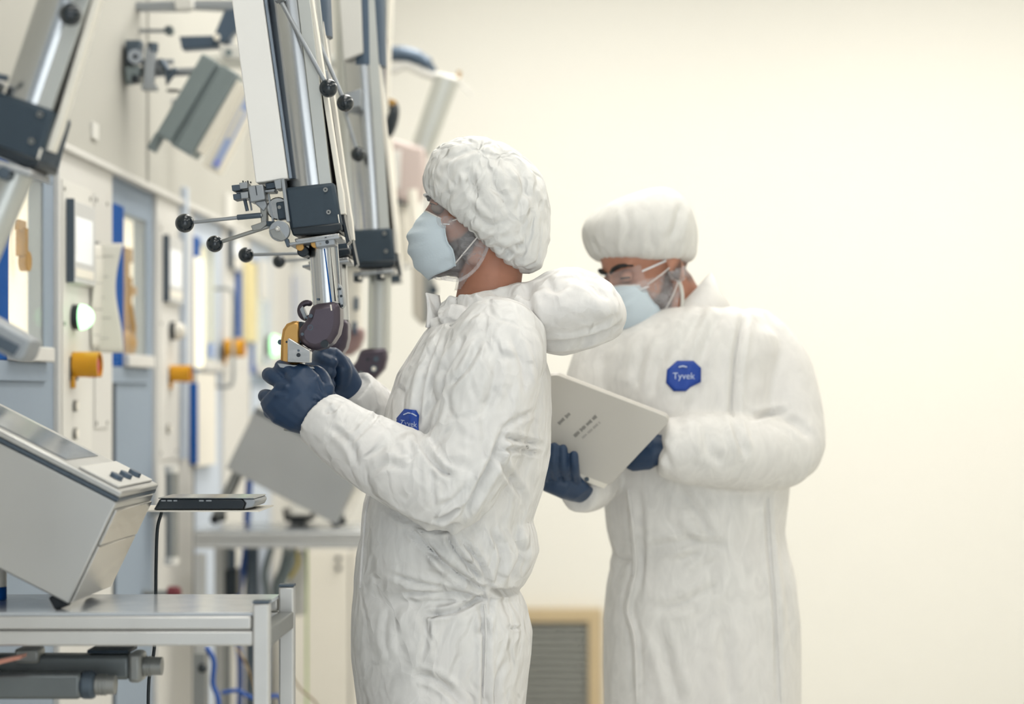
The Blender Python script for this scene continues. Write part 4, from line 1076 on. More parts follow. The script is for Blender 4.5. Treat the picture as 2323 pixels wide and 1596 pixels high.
# --- fourth arm, behind, purple sleeve
Y4 = 4.95
t4 = thing('manipulator_arm', 'fourth arm behind with a purple sleeve and black oval grip', 'manipulator', P(880, 430, Y4), 'telemanipulator master arms hanging from the cell front')
obj('outer_tube', [cyl(P(872, -300, Y4), P(869, 90, Y4), 0.026, n=30)], M_tube2, t4)
obj('purple_sleeve', [cyl(P(870, 84, Y4), P(866, 238, Y4), 0.0195, 0.0135, n=28)], mat('sleeve_purple', lin(104, 96, 120), 0.4, 0.4), t4)
obj('sleeve_ridge', [sweep([P(868, 86, Y4 - 0.018), P(865, 232, Y4 - 0.013)], 0.004, 8)], mat('sleeve_mauve', lin(176, 164, 172), 0.4, 0.3), t4)
obj('lower_tube', [cyl(P(867, 236, Y4), P(896, 640, Y4), 0.020, n=28)], M_rail, t4)
obj('guide_rail', [prism([(886, -60), (897, -60), (884, 240), (888, 440), (880, 440), (875, 240)], Y4, Y4 - 0.03, Y4 - 0.01)], M_rail, t4)
obj('oval_grip', [ball(P(889, 274, Y4 - 0.02), (0.0155, 0.02, 0.046), R=[[0.97, 0, 0.24], [0, 1, 0], [-0.24, 0, 0.97]])], M_black, t4)
obj('grip_clip', [prism([(884, 226), (903, 233), (898, 245), (884, 242)], Y4, Y4 - 0.03, Y4)], M_amber, t4, bevel=0.002)
obj('clamp_collar', [prism([(860, 560), (905, 556), (912, 640), (868, 644)], Y4, Y4 - 0.04, Y4 + 0.04)], M_clamp, t4, bevel=0.004)

# --- fifth arm, far and pale
Y5 = 5.7
t5 = thing('manipulator_arm', 'far pale arm leaning right above the cap of the man at the controls', 'manipulator', P(920, 480, Y5), 'telemanipulator master arms hanging from the cell front')
arc = [P(885, 122, Y5), P(915, 122, Y5), P(945, 130, Y5), P(968, 143, Y5), P(982, 158, Y5)]
obj('dark_cover', [sweep(curve_pts(arc, 5), [0.022] * 6 + [0.021] * 6 + [0.018] * 5 + [0.011] * 4, 14)], M_sleeve, t5)
obj('yoke', [sweep(curve_pts([P(892, 160, Y5), P(920, 148, Y5), P(960, 165, Y5), P(1000, 176, Y5), P(1036, 184, Y5)], 5), 0.012, 12)], M_offw, t5)
obj('outer_tube', [cyl(P(1014, 178, Y5), P(955, 345, Y5), 0.036, 0.032, n=28)], M_tube2, t5)
obj('yoke_post', [cyl(P(1038, 188, Y5), P(1042, 162, Y5), 0.006)], M_amber, t5)
obj('stay_wire', [sweep(curve_pts([P(1032, 182, Y5), P(1050, 196, Y5), P(1068, 215, Y5)], 4), 0.003, 8)], M_offw, t5)
obj('gear_case', [prism([(872, 330), (890, 318), (968, 342), (962, 440), (940, 472), (878, 440)], Y5, Y5 - 0.06, Y5 + 0.06)], mat('case_rose_grey', lin(202, 186, 180), 0.5), t5, bevel=0.01)
obj('case_window', [prism([(884, 352), (914, 346), (912, 432), (886, 436)], Y5, Y5 - 0.066, Y5 - 0.06)], M_offw, t5, bevel=0.003)
obj('dark_side', [prism([(872, 350), (884, 352), (886, 440), (874, 430)], Y5, Y5 - 0.068, Y5 - 0.061)], M_machdk, t5, bevel=0.002)
obj('lower_link', [prism([(876, 436), (930, 444), (936, 466), (884, 462)], Y5, Y5 - 0.05, Y5 + 0.02)], M_machdk, t5, bevel=0.004)
obj('wall_beam', [cyl(P(886, 140, Y5), (XW - 0.03, Y5, P(0, 140, Y5)[2]), 0.02)], M_tube2, t5)
obj('lower_tube', [cyl(P(905, 450, Y5), P(930, 600, Y5), 0.02)], M_rail, t5)
Y6 = 5.6
t6 = thing('hand_unit', 'grey blurred hand unit with a black knob below the face mask', 'hand unit', P(960, 740, Y6))
obj('body', [prism([(936, 604), (966, 600), (990, 640), (988, 722), (958, 738), (938, 716)], Y6, Y6 - 0.03, Y6 + 0.03)], mat('unit_grey', lin(196, 190, 178), 0.5), t6, bevel=0.006)
obj('side_plate', [prism([(964, 606), (990, 640), (988, 722), (964, 736)], Y6, Y6 - 0.036, Y6 - 0.03)], M_aludk, t6, bevel=0.003)
obj('knob_rod', [sweep([P(899, 607, Y6), P(945, 600, Y6)], 0.006)], M_offw, t6)
obj('knob', [ball(P(899, 607, Y6), 0.0115)], M_ball, t6)
obj('hanger', [cyl(P(950, 604, Y6), P(935, 430, Y6), 0.014)], M_rail, t6)
obj('latch', [box(P(984, 658, Y6 - 0.03), (0.02, 0.02, 0.02))], M_navy, t6)
# blurred lower wrist between second and third arm
Y7 = 5.0
t7 = thing('manipulator_arm', 'blurred pinkish-brown wrist between the near and third arms', 'manipulator', P(795, 800, Y7), 'telemanipulator master arms hanging from the cell front')
obj('inner_tube', [cyl(P(798, 560, Y7), P(800, 752, Y7), 0.024, n=28)], M_rail, t7)
obj('wrist_elbow', [prism([(774, 748), (826, 744), (826, 766), (816, 790), (796, 806), (768, 806), (752, 792)], Y7, Y7 - 0.03, Y7 + 0.03)], mat('wrist_rose', lin(150, 124, 122), 0.45, 0.3), t7, bevel=0.008)
for (x, y) in ((812, 690), (808, 745)):
    obj('side_latch', [prism([(x - 5, y - 14), (x + 5, y - 16), (x + 5, y + 14), (x - 5, y + 16)], Y7, Y7 - 0.04, Y7 - 0.024)], M_sleeve, t7, bevel=0.003)
obj('upper_clamp', [prism([(768, 520), (826, 514), (832, 600), (774, 606)], Y7, Y7 - 0.05, Y7 + 0.05)], M_clamp, t7, bevel=0.005)
obj('outer_tube', [cyl(P(775, -860, Y7), P(797, 524, Y7), 0.034, n=28)], M_tube2, t7)
# ------------------------------------------------------------------ people
M_suit1 = tyvek('coverall_cloth', (0.83, 0.825, 0.81, 1), (0.83, 0.805, 0.785, 1), 9.0, 1.5)
M_suit2 = tyvek('coverall_cloth_warm', (0.83, 0.815, 0.78, 1), (0.83, 0.80, 0.77, 1), 5.0, 0.6)
M_cap = tyvek('cap_cloth', (0.81, 0.81, 0.79, 1), (0.80, 0.79, 0.76, 1), 13.0, 1.4)
M_cap2 = tyvek('cap_cloth_smooth', (0.80, 0.79, 0.75, 1), (0.79, 0.775, 0.74, 1), 7.0, 0.35)
M_mask = mat('mask_pale_blue', lin(204, 217, 225), 0.75, var=0.05, vscale=30, bump=0.15, bscale=250)
M_loop = mat('elastic_white', lin(228, 224, 220), 0.7)
M_glove = mat('glove_navy', lin(34, 58, 88), 0.42, var=0.06, vscale=25, bump=0.08, bscale=90)
M_badge = mat('badge_blue', lin(22, 66, 158), 0.5, var=0.02)
M_badgetxt = mat('badge_print', lin(196, 208, 232), 0.6)
M_net = seethrough('beard_net', lin(226, 224, 226), 0.26, 0.7, net=True)
M_lens = seethrough('lens_clear', (0.9, 0.93, 0.97, 1), 0.08, 0.04)
M_lensrim = seethrough('lens_rim', (0.92, 0.93, 0.95, 1), 0.9, 0.1)
M_hair = mat('hair_dark', lin(32, 28, 28), 0.6, var=0.2, vscale=80)
M_eye = mat('eye_white', lin(150, 132, 122), 0.2)
M_iris = mat('iris_brown', lin(52, 34, 26), 0.1)
M_bag = mat('band_white', lin(224, 222, 214), 0.7)

def skin_material(name, base, dark):
    k = N(name)
    at = k.n('ShaderNodeAttribute'); at.attribute_name = 'beard'
    c = k.n('ShaderNodeTexCoord'); nz = k.n('ShaderNodeTexNoise'); nz.inputs['Scale'].default_value = 70; nz.inputs['Detail'].default_value = 6
    k.l(c.outputs['Object'], nz.inputs['Vector'])
    a = k.n('ShaderNodeMix'); a.data_type = 'RGBA'; a.inputs[6].default_value = tuple(x * 0.86 for x in base[:3]) + (1,); a.inputs[7].default_value = tuple(min(1, x * 1.1) for x in base[:3]) + (1,)
    k.l(nz.outputs['Fac'], a.inputs[0])
    ad = k.n('ShaderNodeMath'); ad.operation = 'MULTIPLY_ADD'; ad.inputs[1].default_value = 1.0
    s = k.n('ShaderNodeMath'); s.operation = 'MULTIPLY_ADD'; s.inputs[1].default_value = 0.5; s.inputs[2].default_value = -0.25
    k.l(nz.outputs['Fac'], s.inputs[0]); k.l(at.outputs['Fac'], ad.inputs[0]); k.l(s.outputs[0], ad.inputs[2]); 
    mu = k.n('ShaderNodeMath'); mu.operation = 'MULTIPLY'; mu.use_clamp = True
    k.l(ad.outputs[0], mu.inputs[0]); k.l(at.outputs['Fac'], mu.inputs[1])
    b = k.n('ShaderNodeMix'); b.data_type = 'RGBA'; b.inputs[7].default_value = dark
    k.l(mu.outputs[0], b.inputs[0]); k.l(a.outputs[2], b.inputs[6]); k.l(b.outputs[2], k.b.inputs['Base Color'])
    k.b.inputs['Roughness'].default_value = 0.5
    return k.m

class Head:
    """local frame: x forward, y to the person's left, z up; origin between the ears at eye height"""
    def __init__(s, o, fwd, up, k=1.0):
        s.o = np.asarray(o, float); f = unit(fwd); l_ = unit(np.cross(up, f)); u = np.cross(f, l_)
        s.R = np.stack([f, l_, u], 1); s.k = k
    def w(s, p):
        p = np.asarray(p, float) * s.k
        return (p @ s.R.T) + s.o
    def loc(s, v): return ((np.asarray(v) - s.o) @ s.R) / s.k
    def W(s, vf): return s.w(vf[0]), vf[1]

def head_parts(h, neck_to):
    B = lambda c, r: h.W(ball(c, r, 28, 20))
    p = [B((-0.012, 0, 0.028), (0.098, 0.076, 0.088)), B((0.026, 0, -0.035), (0.060, 0.060, 0.085)), B((0.040, 0, -0.088), (0.044, 0.046, 0.034)),
         B((0.064, 0, 0.016), (0.024, 0.052, 0.015)), h.W(sweep([(0.082, 0, 0.004), (0.094, 0, -0.02), (0.106, 0, -0.045)], [0.0085, 0.0105, 0.0135], 16)),
         B((0.094, 0, -0.052), (0.014, 0.018, 0.010)), B((0.052, 0.042, -0.030), (0.024, 0.020, 0.018)), B((0.052, -0.042, -0.030), (0.024, 0.020, 0.018)),
         B((0.084, 0, -0.082), (0.012, 0.024, 0.010)), B((0.068, 0, -0.108), (0.018, 0.022, 0.016)),
         B((0.0, 0.052, -0.075), (0.030, 0.012, 0.030)), B((0.0, -0.052, -0.075), (0.030, 0.012, 0.030))]
    for sd in (1, -1):
        p.append(h.W(ball((-0.012, sd * 0.079, -0.018), (0.019, 0.007, 0.031), 20, 14)))
    a = h.w((-0.028, 0, -0.06)); b = np.asarray(neck_to)
    p.append(sweep([a, a * 0.5 + b * 0.5, b], [0.056 * h.k, 0.055 * h.k, 0.062 * h.k], 24))
    return p

def finish_head(V, F, h):
    L = h.loc(V); n = normals(V, F)
    d = np.zeros(len(V))
    for sd in (1, -1):
        r = np.linalg.norm((L - np.array([0.083, sd * 0.031, -0.002])) / np.array([0.03, 0.021, 0.014]), axis=1)
        d -= 0.010 * np.exp(-r ** 2)
    return V + n * d[:, None]

def beard_attr(o, V, h, amount):
    L = h.loc(V)
    line = np.interp(L[:, 0], [-0.03, 0.0, 0.03, 0.06, 0.1], [0.005, -0.012, -0.045, -0.058, -0.06])
    w = np.clip((line - L[:, 2]) / 0.014, 0, 1) * np.clip((L[:, 0] + 0.030 + (L[:, 2] + 0.022) * 0.55) / 0.012, 0, 1) * np.clip((L[:, 2] + 0.150) / 0.02, 0, 1) * amount
    # short hair at the nape and temple
    hair = np.clip((-0.035 - L[:, 0]) / 0.015, 0, 1) * np.clip((L[:, 2] + 0.075) / 0.02, 0, 1) * 0.85
    temple = np.clip((L[:, 2] - 0.035) / 0.01, 0, 1) * np.clip((0.055 - L[:, 0]) / 0.01, 0, 1)
    w = np.maximum(np.maximum(w, hair), temple)
    a = o.data.attributes.new('beard', 'FLOAT', 'POINT'); a.data.foreach_set('value', w.astype(np.float32))

def mask_mesh(h, top=-0.010, bot=-0.128):
    zs = [0, 0.25, 0.5, 0.75, 1.0]
    def fn(u, v):
        a = (v * 2 - 1) * math.pi / 2
        z = top + (bot - top) * u
        xf = np.interp(u, [0, 0.12, 0.32, 0.5, 0.7, 0.88, 1.0], [0.096, 0.108, 0.1215, 0.122, 0.116, 0.104, 0.086])
        xb = np.interp(u, zs, [0.058, 0.060, 0.056, 0.044, 0.040])
        zb = np.interp(u, zs, [-0.030, -0.045, -0.064, -0.082, -0.104])
        hw = np.interp(u, zs, [0.056, 0.060, 0.061, 0.058, 0.046])
        c = abs(math.cos(a)) ** 0.85; sn = math.sin(a)
        pl = 0.0055 * (1 - abs(((u * 4.2) % 1) * 2 - 1)) * c * min(1, 4 * u, 4 * (1 - u))
        return h.w((xb + (xf - xb) * c + pl, hw * sn, zb + (z - zb) * c ** 0.8 + 0.0012 * math.sin(u * 30 + a * 4)))
    return grid(fn, 34, 30), fn

def face_extras(person, h, closed, side):
    """eyes, brows; side = +1 near eye on the person's left"""
    for sd in (1, -1):
        eye = obj('eye', [h.W(ball((0.0715, sd * 0.031, -0.003), 0.0122, 20, 14))], M_eye if not closed else SKIN[0], person)
        if not closed:
            obj('iris', [h.W(ball((0.0795, sd * 0.031, -0.003), (0.005, 0.0056, 0.0056), 16, 10))], M_iris, eye)
        lid = []
        for i in range(11):
            a = math.radians(-75 + 15 * i)
            lid.append(h.w((0.0715 + 0.0128 * math.cos(a) * 0.93, sd * 0.031 + 0.0125 * math.sin(a), (0.0005 if not closed else -0.0065) + 0.004 * math.cos(a))))
        obj('eyelid', [sweep(lid, 0.0022 if not closed else 0.0017, 8)], M_hair if closed else SKIN[0], person)
        if not closed:
            obj('lashes', [sweep([p + h.R[:, 0] * 0.002 - h.R[:, 2] * 0.001 for p in lid], 0.0009, 6)], M_hair, person)
        br = [h.w(p) for p in ((0.089, sd * 0.010, 0.014), (0.0885, sd * 0.022, 0.019), (0.080, sd * 0.038, 0.021), (0.064, sd * 0.052, 0.014))]
        obj('eyebrow', [sweep(curve_pts(br, 5), [0.0036] * 4 + [0.0048] * 6 + [0.0042] * 3 + [0.002] * 3, 10)], M_hair, person)

def ear_loops(person, h, fn, sides=(1, -1)):
    for v in (0.0, 1.0):
        obj('mask_binding', [sweep([fn(i / 14, v) for i in range(15)], 0.0017, 8)], M_mask, person)
    obj('mask_binding', [sweep([fn(0.0, i / 20) for i in range(21)], 0.0015, 8)], M_loop, person)
    for sd in sides:
        v = 1.0 if sd > 0 else 0.0
        for u in (0.06, 0.97):
            a = fn(u, v); e = h.w((-0.02, sd * 0.082, -0.008 if u < 0.5 else -0.03))
            mid = (a + e) / 2 + h.R[:, 1] * sd * 0.008 * h.k
            obj('ear_loop', [sweep(curve_pts([a, mid, e], 5), 0.0013, 8)], M_loop, person)

def region_shell(V, F, keep, off):
    n = normals(V, F); idx = -np.ones(len(V), int); ks = np.where(keep)[0]
    idx[ks] = np.arange(len(ks)); G = [tuple(idx[i] for i in q) for q in F if all(keep[i] for i in q)]
    return (V + n * off[:, None] if not np.isscalar(off) else V + n * off)[ks], G

def badge(person, suit_vf, cx, cy, R, txt, size, poly, extra=None):
    V, F = suit_vf
    bvh = BVHTree.FromPolygons(V.tolist(), F)
    C = Vector((0, 0, CZ))
    def hit(px, py, lift):
        d = Vector(P(px, py, 1.0)) - C; d.normalize()
        loc, nn, _, _ = bvh.ray_cast(C, d)
        if loc is None: return None
        return np.array(loc) - np.array(d) * lift
    # plane of the badge: text and any outline point hidden by a sleeve use it
    smp = [hit(cx + dx_, cy + dy_, 0) for dx_ in (-10, 0, 10) for dy_ in (-18, -10, -2)]
    smp = np.array([q for q in smp if q is not None]); p0 = smp.mean(0)
    pn = np.linalg.svd(smp - p0)[2][2]; pn = pn if pn[1] < 0 else -pn
    hit0 = hit
    def flat(px, py, lift):
        d = unit(P(px, py, 1.0) - np.array([0, 0, CZ])); o_ = np.array([0, 0, CZ])
        return o_ + d * (np.dot(p0 - o_, pn) / np.dot(d, pn)) + pn * lift
    def hit(px, py, lift):
        a = hit0(px, py, lift); b_ = flat(px, py, lift)
        if a is None or a[1] < b_[1] - 0.008 or a[1] > b_[1] + 0.03: return b_
        return a
    # triangulated fan of rings inside the outline so that it follows the cloth
    rings_ = []
    k = len(poly)
    for t in (1.0, 0.75, 0.5, 0.25, 0.05):
        rr = []
        for i in range(k):
            for s in range(3):
                a = np.array(poly[i], float) * (1 - s / 3) + np.array(poly[(i + 1) % k], float) * (s / 3)
                q = np.array([cx, cy]) + (a - np.array([cx, cy])) * t
                hh = hit(q[0], q[1], 0.0022)
                rr.append(hh)
        rings_.append(rr)
    ok = [r_ for r_ in rings_ if all(x is not None for x in r_)]
    v, f = loft([np.array(r_) for r_ in ok], cap=False); n = len(ok[0]); f.append(tuple(range((len(ok) - 1) * n, len(ok) * n)))
    b = obj('chest_badge', (v, f), M_badge, person, solid=0.0012)
    b['label'] = 'blue octagonal chest badge'
    for (s, dx, dy, sz, ang, sx) in txt:
        tv, tf = text_flat(s, sz)
        ca, sa = math.cos(ang), math.sin(ang)
        out = []
        for p in tv:
            x, y = p[0] * sx, p[1]
            hh = hit(cx + dx + ca * x, cy + dy - y + sa * x, 0.0040)
            out.append(hh if hh is not None else np.array(v[0]))
        obj('badge_lettering', (np.array(out), tf), M_badgetxt, b)
    if extra: extra(b, hit)

def ring_xy(h0, x0, x1, y, Yc, hw, tilt=0.0, n=44, e=2.35, shift=0.0, ang=0.0):
    """horizontal body section: picture columns x0..x1 at row y, half width hw along the depth"""
    a, b = P(x0, y, Yc), P(x1, y, Yc)
    c = (a + b) / 2; c[1] += shift
    u = (b - a) / 2; w = np.array([0, hw, 0])
    return ring(c, u, w, n, e)
SKIN = [None]
# ---- the man at the controls
Y1c = 3.42
SKIN[0] = skin_material('skin_tan', lin(176, 122, 98), lin(44, 38, 38))
def Q(px, py, dy=0.0):
    v = P(px, py, Y1c); v[1] += dy
    return v
def Qs(px, py, dy):           # true picture position at the shifted depth
    return P(px, py, Y1c + dy)
TOR = [(700, 1010, 1150, .085), (725, 990, 1165, .13), (752, 968, 1200, .175), (790, 942, 1232, .205), (850, 905, 1250, .222), (920, 882, 1253, .225), (1000, 862, 1250, .218),
       (1060, 848, 1243, .21), (1120, 833, 1227, .205), (1180, 822, 1208, .205), (1212, 818, 1217, .21), (1250, 812, 1222, .21), (1300, 806, 1204, .20), (1338, 804, 1177, .185),
       (1378, 802, 1196, .20), (1430, 801, 1206, .205), (1480, 802, 1203, .205), (1540, 808, 1196, .20), (1600, 816, 1190, .195), (1650, 822, 1180, .185)]
torso = loft([ring_xy(0, a, b, y, Y1c, hw * 0.9) for (y, a, b, hw) in TOR])
def leg(dy, kx=1.0, sh=0.0):
    return sweep([Q(1000, 1560, dy), Q(1000, 1680, dy), Q(1000 + sh, 1900, dy), Q(1010 + sh, 2080, dy), Q(1015 + sh, 2390, dy), Q(1018 + sh, 2560, dy)], [.105 * kx, .115 * kx, .105 * kx, .092 * kx, .085 * kx, .08 * kx], 24)
legs = [leg(-0.085), leg(0.10, sh=35)]
def foot(dy, sh=0.0):
    return loft([ring(Q(1060 + sh, 2588, dy), (0, .045, 0), (0, 0, .05), 20, 2.6), ring(Q(1000 + sh, 2585, dy), (0, .05, 0), (0, 0, .055), 20, 2.6), ring(Q(880 + sh, 2598, dy), (0, .048, 0), (0, 0, .036), 20, 2.6), ring(Q(800 + sh, 2606, dy), (0, .035, 0), (0, 0, .025), 20, 2.6)])
feet = [foot(-0.085), foot(0.10, 35)]
armL = sweep(curve_pts([Qs(1128, 792, -.150), Qs(1108, 860, -.178), Qs(1088, 960, -.195), Qs(1052, 1060, -.215), Qs(1012, 1112, -.222), Qs(960, 1085, -.222), Qs(885, 1048, -.212), Qs(800, 1000, -.190), Qs(722, 944, -.170)], 4),
             list(np.interp(np.linspace(0, 8, 33), range(9), [.085, .084, .078, .072, .068, .067, .063, .056, .046])), 30, 'start')
armR = sweep(curve_pts([Qs(1118, 800, .150), Qs(1080, 900, .185), Qs(1010, 1030, .20), Qs(930, 1010, .18), Qs(860, 958, .15), Qs(795, 885, .105)], 4),
             list(np.interp(np.linspace(0, 5, 21), range(6), [.085, .078, .068, .064, .056, .044])), 28, 'start')
SV, SF = remesh([torso, armL, armR] + legs + feet, 0.0037, 6)
SV = crumple(SV, SF, 0.0030, 10.0, (1, 1, 0.55), 3.0, 0.0014)
F1 = [([(1142, 975), (1118, 1045), (1085, 1110), (1050, 1170)], 11, .010), ([(1048, 1186), (1000, 1200), (940, 1186), (870, 1150)], 9, .006), ([(1040, 1150), (1010, 1172), (985, 1180)], 6, .004), ([(1000, 750), (968, 830), (950, 905), (948, 985)], 9, .006), ([(1010, 760), (985, 850), (975, 930)], 8, .005), ([(1050, 770), (1010, 840), (1000, 880), (960, 960)], 8, .005),
      ([(1090, 770), (1060, 830), (1015, 880)], 9, .004), ([(1000, 880), (985, 950), (950, 1000)], 10, .005),
      ([(1138, 990), (1180, 998), (1232, 1010)], 8, .006), ([(1128, 1022), (1170, 1018), (1225, 1030)], 7, .005), ([(1122, 1024), (1150, 1070), (1190, 1130)], 10, .006), ([(1140, 970), (1175, 950), (1215, 930)], 8, .004),
      ([(918, 1185), (960, 1230), (1020, 1290), (1085, 1330), (1112, 1336)], 9, .007), ([(1012, 1200), (1030, 1245), (1070, 1290), (1112, 1332)], 8, .007), ([(1045, 1225), (1085, 1270), (1112, 1330)], 8, .006),
      ([(1115, 1200), (1140, 1260), (1128, 1330)], 10, .006), ([(1160, 1190), (1185, 1260), (1150, 1325)], 11, .006), ([(900, 1345), (1000, 1345), (1095, 1352)], 7, .005), ([(950, 1395), (1030, 1385), (1105, 1345)], 8, .007),
      ([(880, 1300), (960, 1325), (1060, 1345)], 8, .004), ([(1092, 1365), (1100, 1440), (1100, 1530), (1098, 1640)], 9, .007), ([(953, 1390), (968, 1440), (960, 1480)], 9, .003),
      ([(935, 1525), (1000, 1548), (1060, 1610)], 12, .006), ([(1145, 1500), (1125, 1560), (1135, 1640)], 9, .005), ([(880, 1380), (872, 1450), (885, 1500)], 10, .002), ([(1150, 1420), (1165, 1425), (1185, 1422)], 4, .003),
      ([(1112, 1338), (1140, 1342), (1180, 1338)], 9, .009), ([(1115, 1345), (1108, 1400), (1080, 1450)], 8, .004),
      ([(944, 985), (972, 1030), (1000, 1065), (1028, 1078)], 9, .008), ([(862, 930), (835, 965), (790, 1008)], 7, .004), ([(770, 915), (755, 930), (735, 935)], 6, .004), ([(930, 1000), (935, 1030), (925, 1050)], 8, .004),
      ([(975, 1040), (980, 1100), (985, 1150)], 9, .004), ([(990, 1180), (1020, 1165), (1045, 1150)], 6, .004), ([(830, 1080), (870, 1050), (920, 1060)], 12, .004), ([(745, 965), (790, 1000), (815, 1060)], 10, .003),
      ([(822, 1120), (816, 1180), (812, 1260)], 5, .004), ([(1060, 1100), (1035, 1130), (1000, 1150)], 10, .004), ([(1160, 760), (1185, 820), (1195, 900)], 12, .004), ([(1130, 800), (1120, 870), (1100, 940)], 14, .004)]
SV = folds(SV, SF, [(p_, w_ * 0.78, d_) for (p_, w_, d_) in F1])
h1 = Head(Q(1087, 472), (-1, -0.06, 0.02), (0.02, 0, 1), 0.97)
body_parts = head_parts(h1, Q(1105, 720))
# the body inside the coverall
inn = lambda c: c
itor = loft([ring_xy(0, a + 45, b - 45, y, Y1c, hw * 0.76) for (y, a, b, hw) in TOR])
def thin(pts, r): return sweep(pts, r, 18)
body_parts += [itor, thin([Qs(1122, 800, -.15), Qs(1085, 960, -.195), Qs(1015, 1108, -.208), Qs(885, 1046, -.2), Qs(770, 978, -.178)], [.052, .048, .042, .038, .028]),
               thin([Qs(1118, 805, .15), Qs(1080, 905, .185), Qs(1010, 1025, .2), Qs(880, 970, .16), Qs(835, 930, .13)], [.052, .046, .042, .036, .026]),
               thin([Q(1000, 1560, -.085), Q(1000, 1900, -.085), Q(1015, 2390, -.085), Q(1018, 2560, -.085)], [.085, .075, .055, .045]), thin([Q(1000, 1560, .1), Q(1035, 1900, .1), Q(1050, 2390, .1), Q(1053, 2560, .1)], [.085, .075, .055, .045])]
BV, BF = remesh(body_parts, 0.0042, 5)
BV = finish_head(BV, BF, h1)
person = organic('person', (BV, BF), SKIN[0], None, True)
tag(person, 'person in white coverall with a dropped hood gripping the manipulator handles', 'person', 'people in white coveralls')
beard_attr(person, BV, h1, 1.0)
suit = organic('coverall', (SV, SF), M_suit1, person); suit['label'] = 'white crumpled coverall'
# zip placket down the front
bv = BVHTree.FromPolygons(SV.tolist(), SF)
def onsuit(px, py, lift=0.002, tree=None):
    d = Vector(P(px, py, 1.0)) - Vector((0, 0, CZ)); d.normalize()
    loc, nn, _, _ = (tree or bv).ray_cast(Vector((0, 0, CZ)), d)
    return None if loc is None else np.array(loc) + np.array(nn) * lift
def cloth_line(parent, name, pts, r, m, tree=None):
    q = [onsuit(p[0], p[1], r * 0.5, tree) for p in curve_pts([np.array(p + (0,), float) for p in pts], 6)]
    q = [p for p in q if p is not None]
    if len(q) > 2: return obj(name, [sweep(q, r, 8)], m, parent)
cloth_line(person, 'front_seam', [(838, 1126), (830, 1170), (824, 1240), (818, 1330)], 0.0022, M_suit1)
cloth_line(person, 'side_seam', [(1099, 1372), (1103, 1430), (1101, 1510), (1098, 1580)], 0.0016, M_suit1)
# collar and hood
def colring(y, x0, x1, hw, tilt, n=48, lift=0):
    a, b = P(x0, y + tilt, Y1c), P(x1, y - tilt, Y1c); c = (a + b) / 2
    return ring(c, (b - a) / 2, np.array([0, hw, 0]), n, 2.2)
hood = []
HR = [(1128, 652, 742, .085), (1165, 645, 762, .115), (1205, 641, 782, .135), (1240, 618, 800, .145), (1275, 607, 806, .15), (1310, 605, 799, .15), (1350, 622, 788, .142), (1385, 645, 770, .125), (1408, 672, 755, .095), (1419, 698, 732, .05)]
rs = []
for (x, y0, y1, hw) in HR:
    a, b = P(x, y0, Y1c), P(x, y1, Y1c)
    rs.append(ring((a + b) / 2, (b - a) / 2, np.array([0, hw, 0]), 36, 1.75))
hood_sack = loft(rs)
col_sh = loft([colring(748, 972, 1215, .155, 6), colring(722, 968, 1200, .145, 8), colring(700, 975, 1188, .115, 12), colring(676, 992, 1180, .09, 18), colring(668, 1002, 1172, .080, 18)], cap=True)
HV, HF = remesh([hood_sack, col_sh], 0.0045, 8)
# open the neck: press the top of the collar down inside
nx, ny = Q(1088, 660)[0], Y1c
L = (HV - np.array([nx, ny, 0])) / np.array([0.064, 0.066, 1]); rr = np.hypot(L[:, 0], L[:, 1])
up = normals(HV, HF)[:, 2]
zt = zw(700, Y1c)
m_ = (rr < 0.98) & (up > 0.2) & (HV[:, 2] > zt)
HV[m_, 2] = np.minimum(HV[m_, 2], zt + 0.035 * np.clip((rr[m_] - 0.75) / 0.23, 0, 1))
HV = crumple(HV, HF, 0.003, 9.0, (0.6, 1, 1), 9.0, 0.0012)
FH = [([(1215, 778), (1290, 775), (1360, 760), (1412, 738)], 7, .006), ([(1240, 640), (1260, 655), (1290, 640)], 10, .004), ([(1000, 700), (1050, 690), (1095, 700), (1150, 715)], 7, .006), ([(1005, 735), (1060, 705), (1100, 690)], 7, .006),
      ([(1040, 672), (1030, 690), (1020, 695)], 5, .003), ([(1070, 668), (1075, 690), (1060, 700)], 5, .003), ([(1090, 690), (1130, 705), (1165, 725)], 8, .006), ([(1195, 650), (1200, 700), (1215, 760)], 12, .005), ([(1110, 660), (1170, 665), (1230, 655)], 8, .004),
      ([(990, 690), (988, 720), (1000, 745)], 6, .005), ([(1300, 620), (1340, 640), (1380, 680)], 14, .003)]
HV = folds(HV, HF, [(p_, w_, d_ * 1.6) for (p_, w_, d_) in FH])
ho = organic('hood', (HV, HF), M_suit1, person); ho['label'] = 'white hood dropped onto the back'
# stiff front flap of the collar
def flap(u, v):
    p = Qs(966 + 30 * v + 4 * math.sin(u * 3), 664 + u * 78 + v * 6, -0.075 + 0.03 * v - 0.02 * u)
    return p
obj('collar_flap', [grid(flap, 10, 6)], M_suit1, person, solid=0.003)
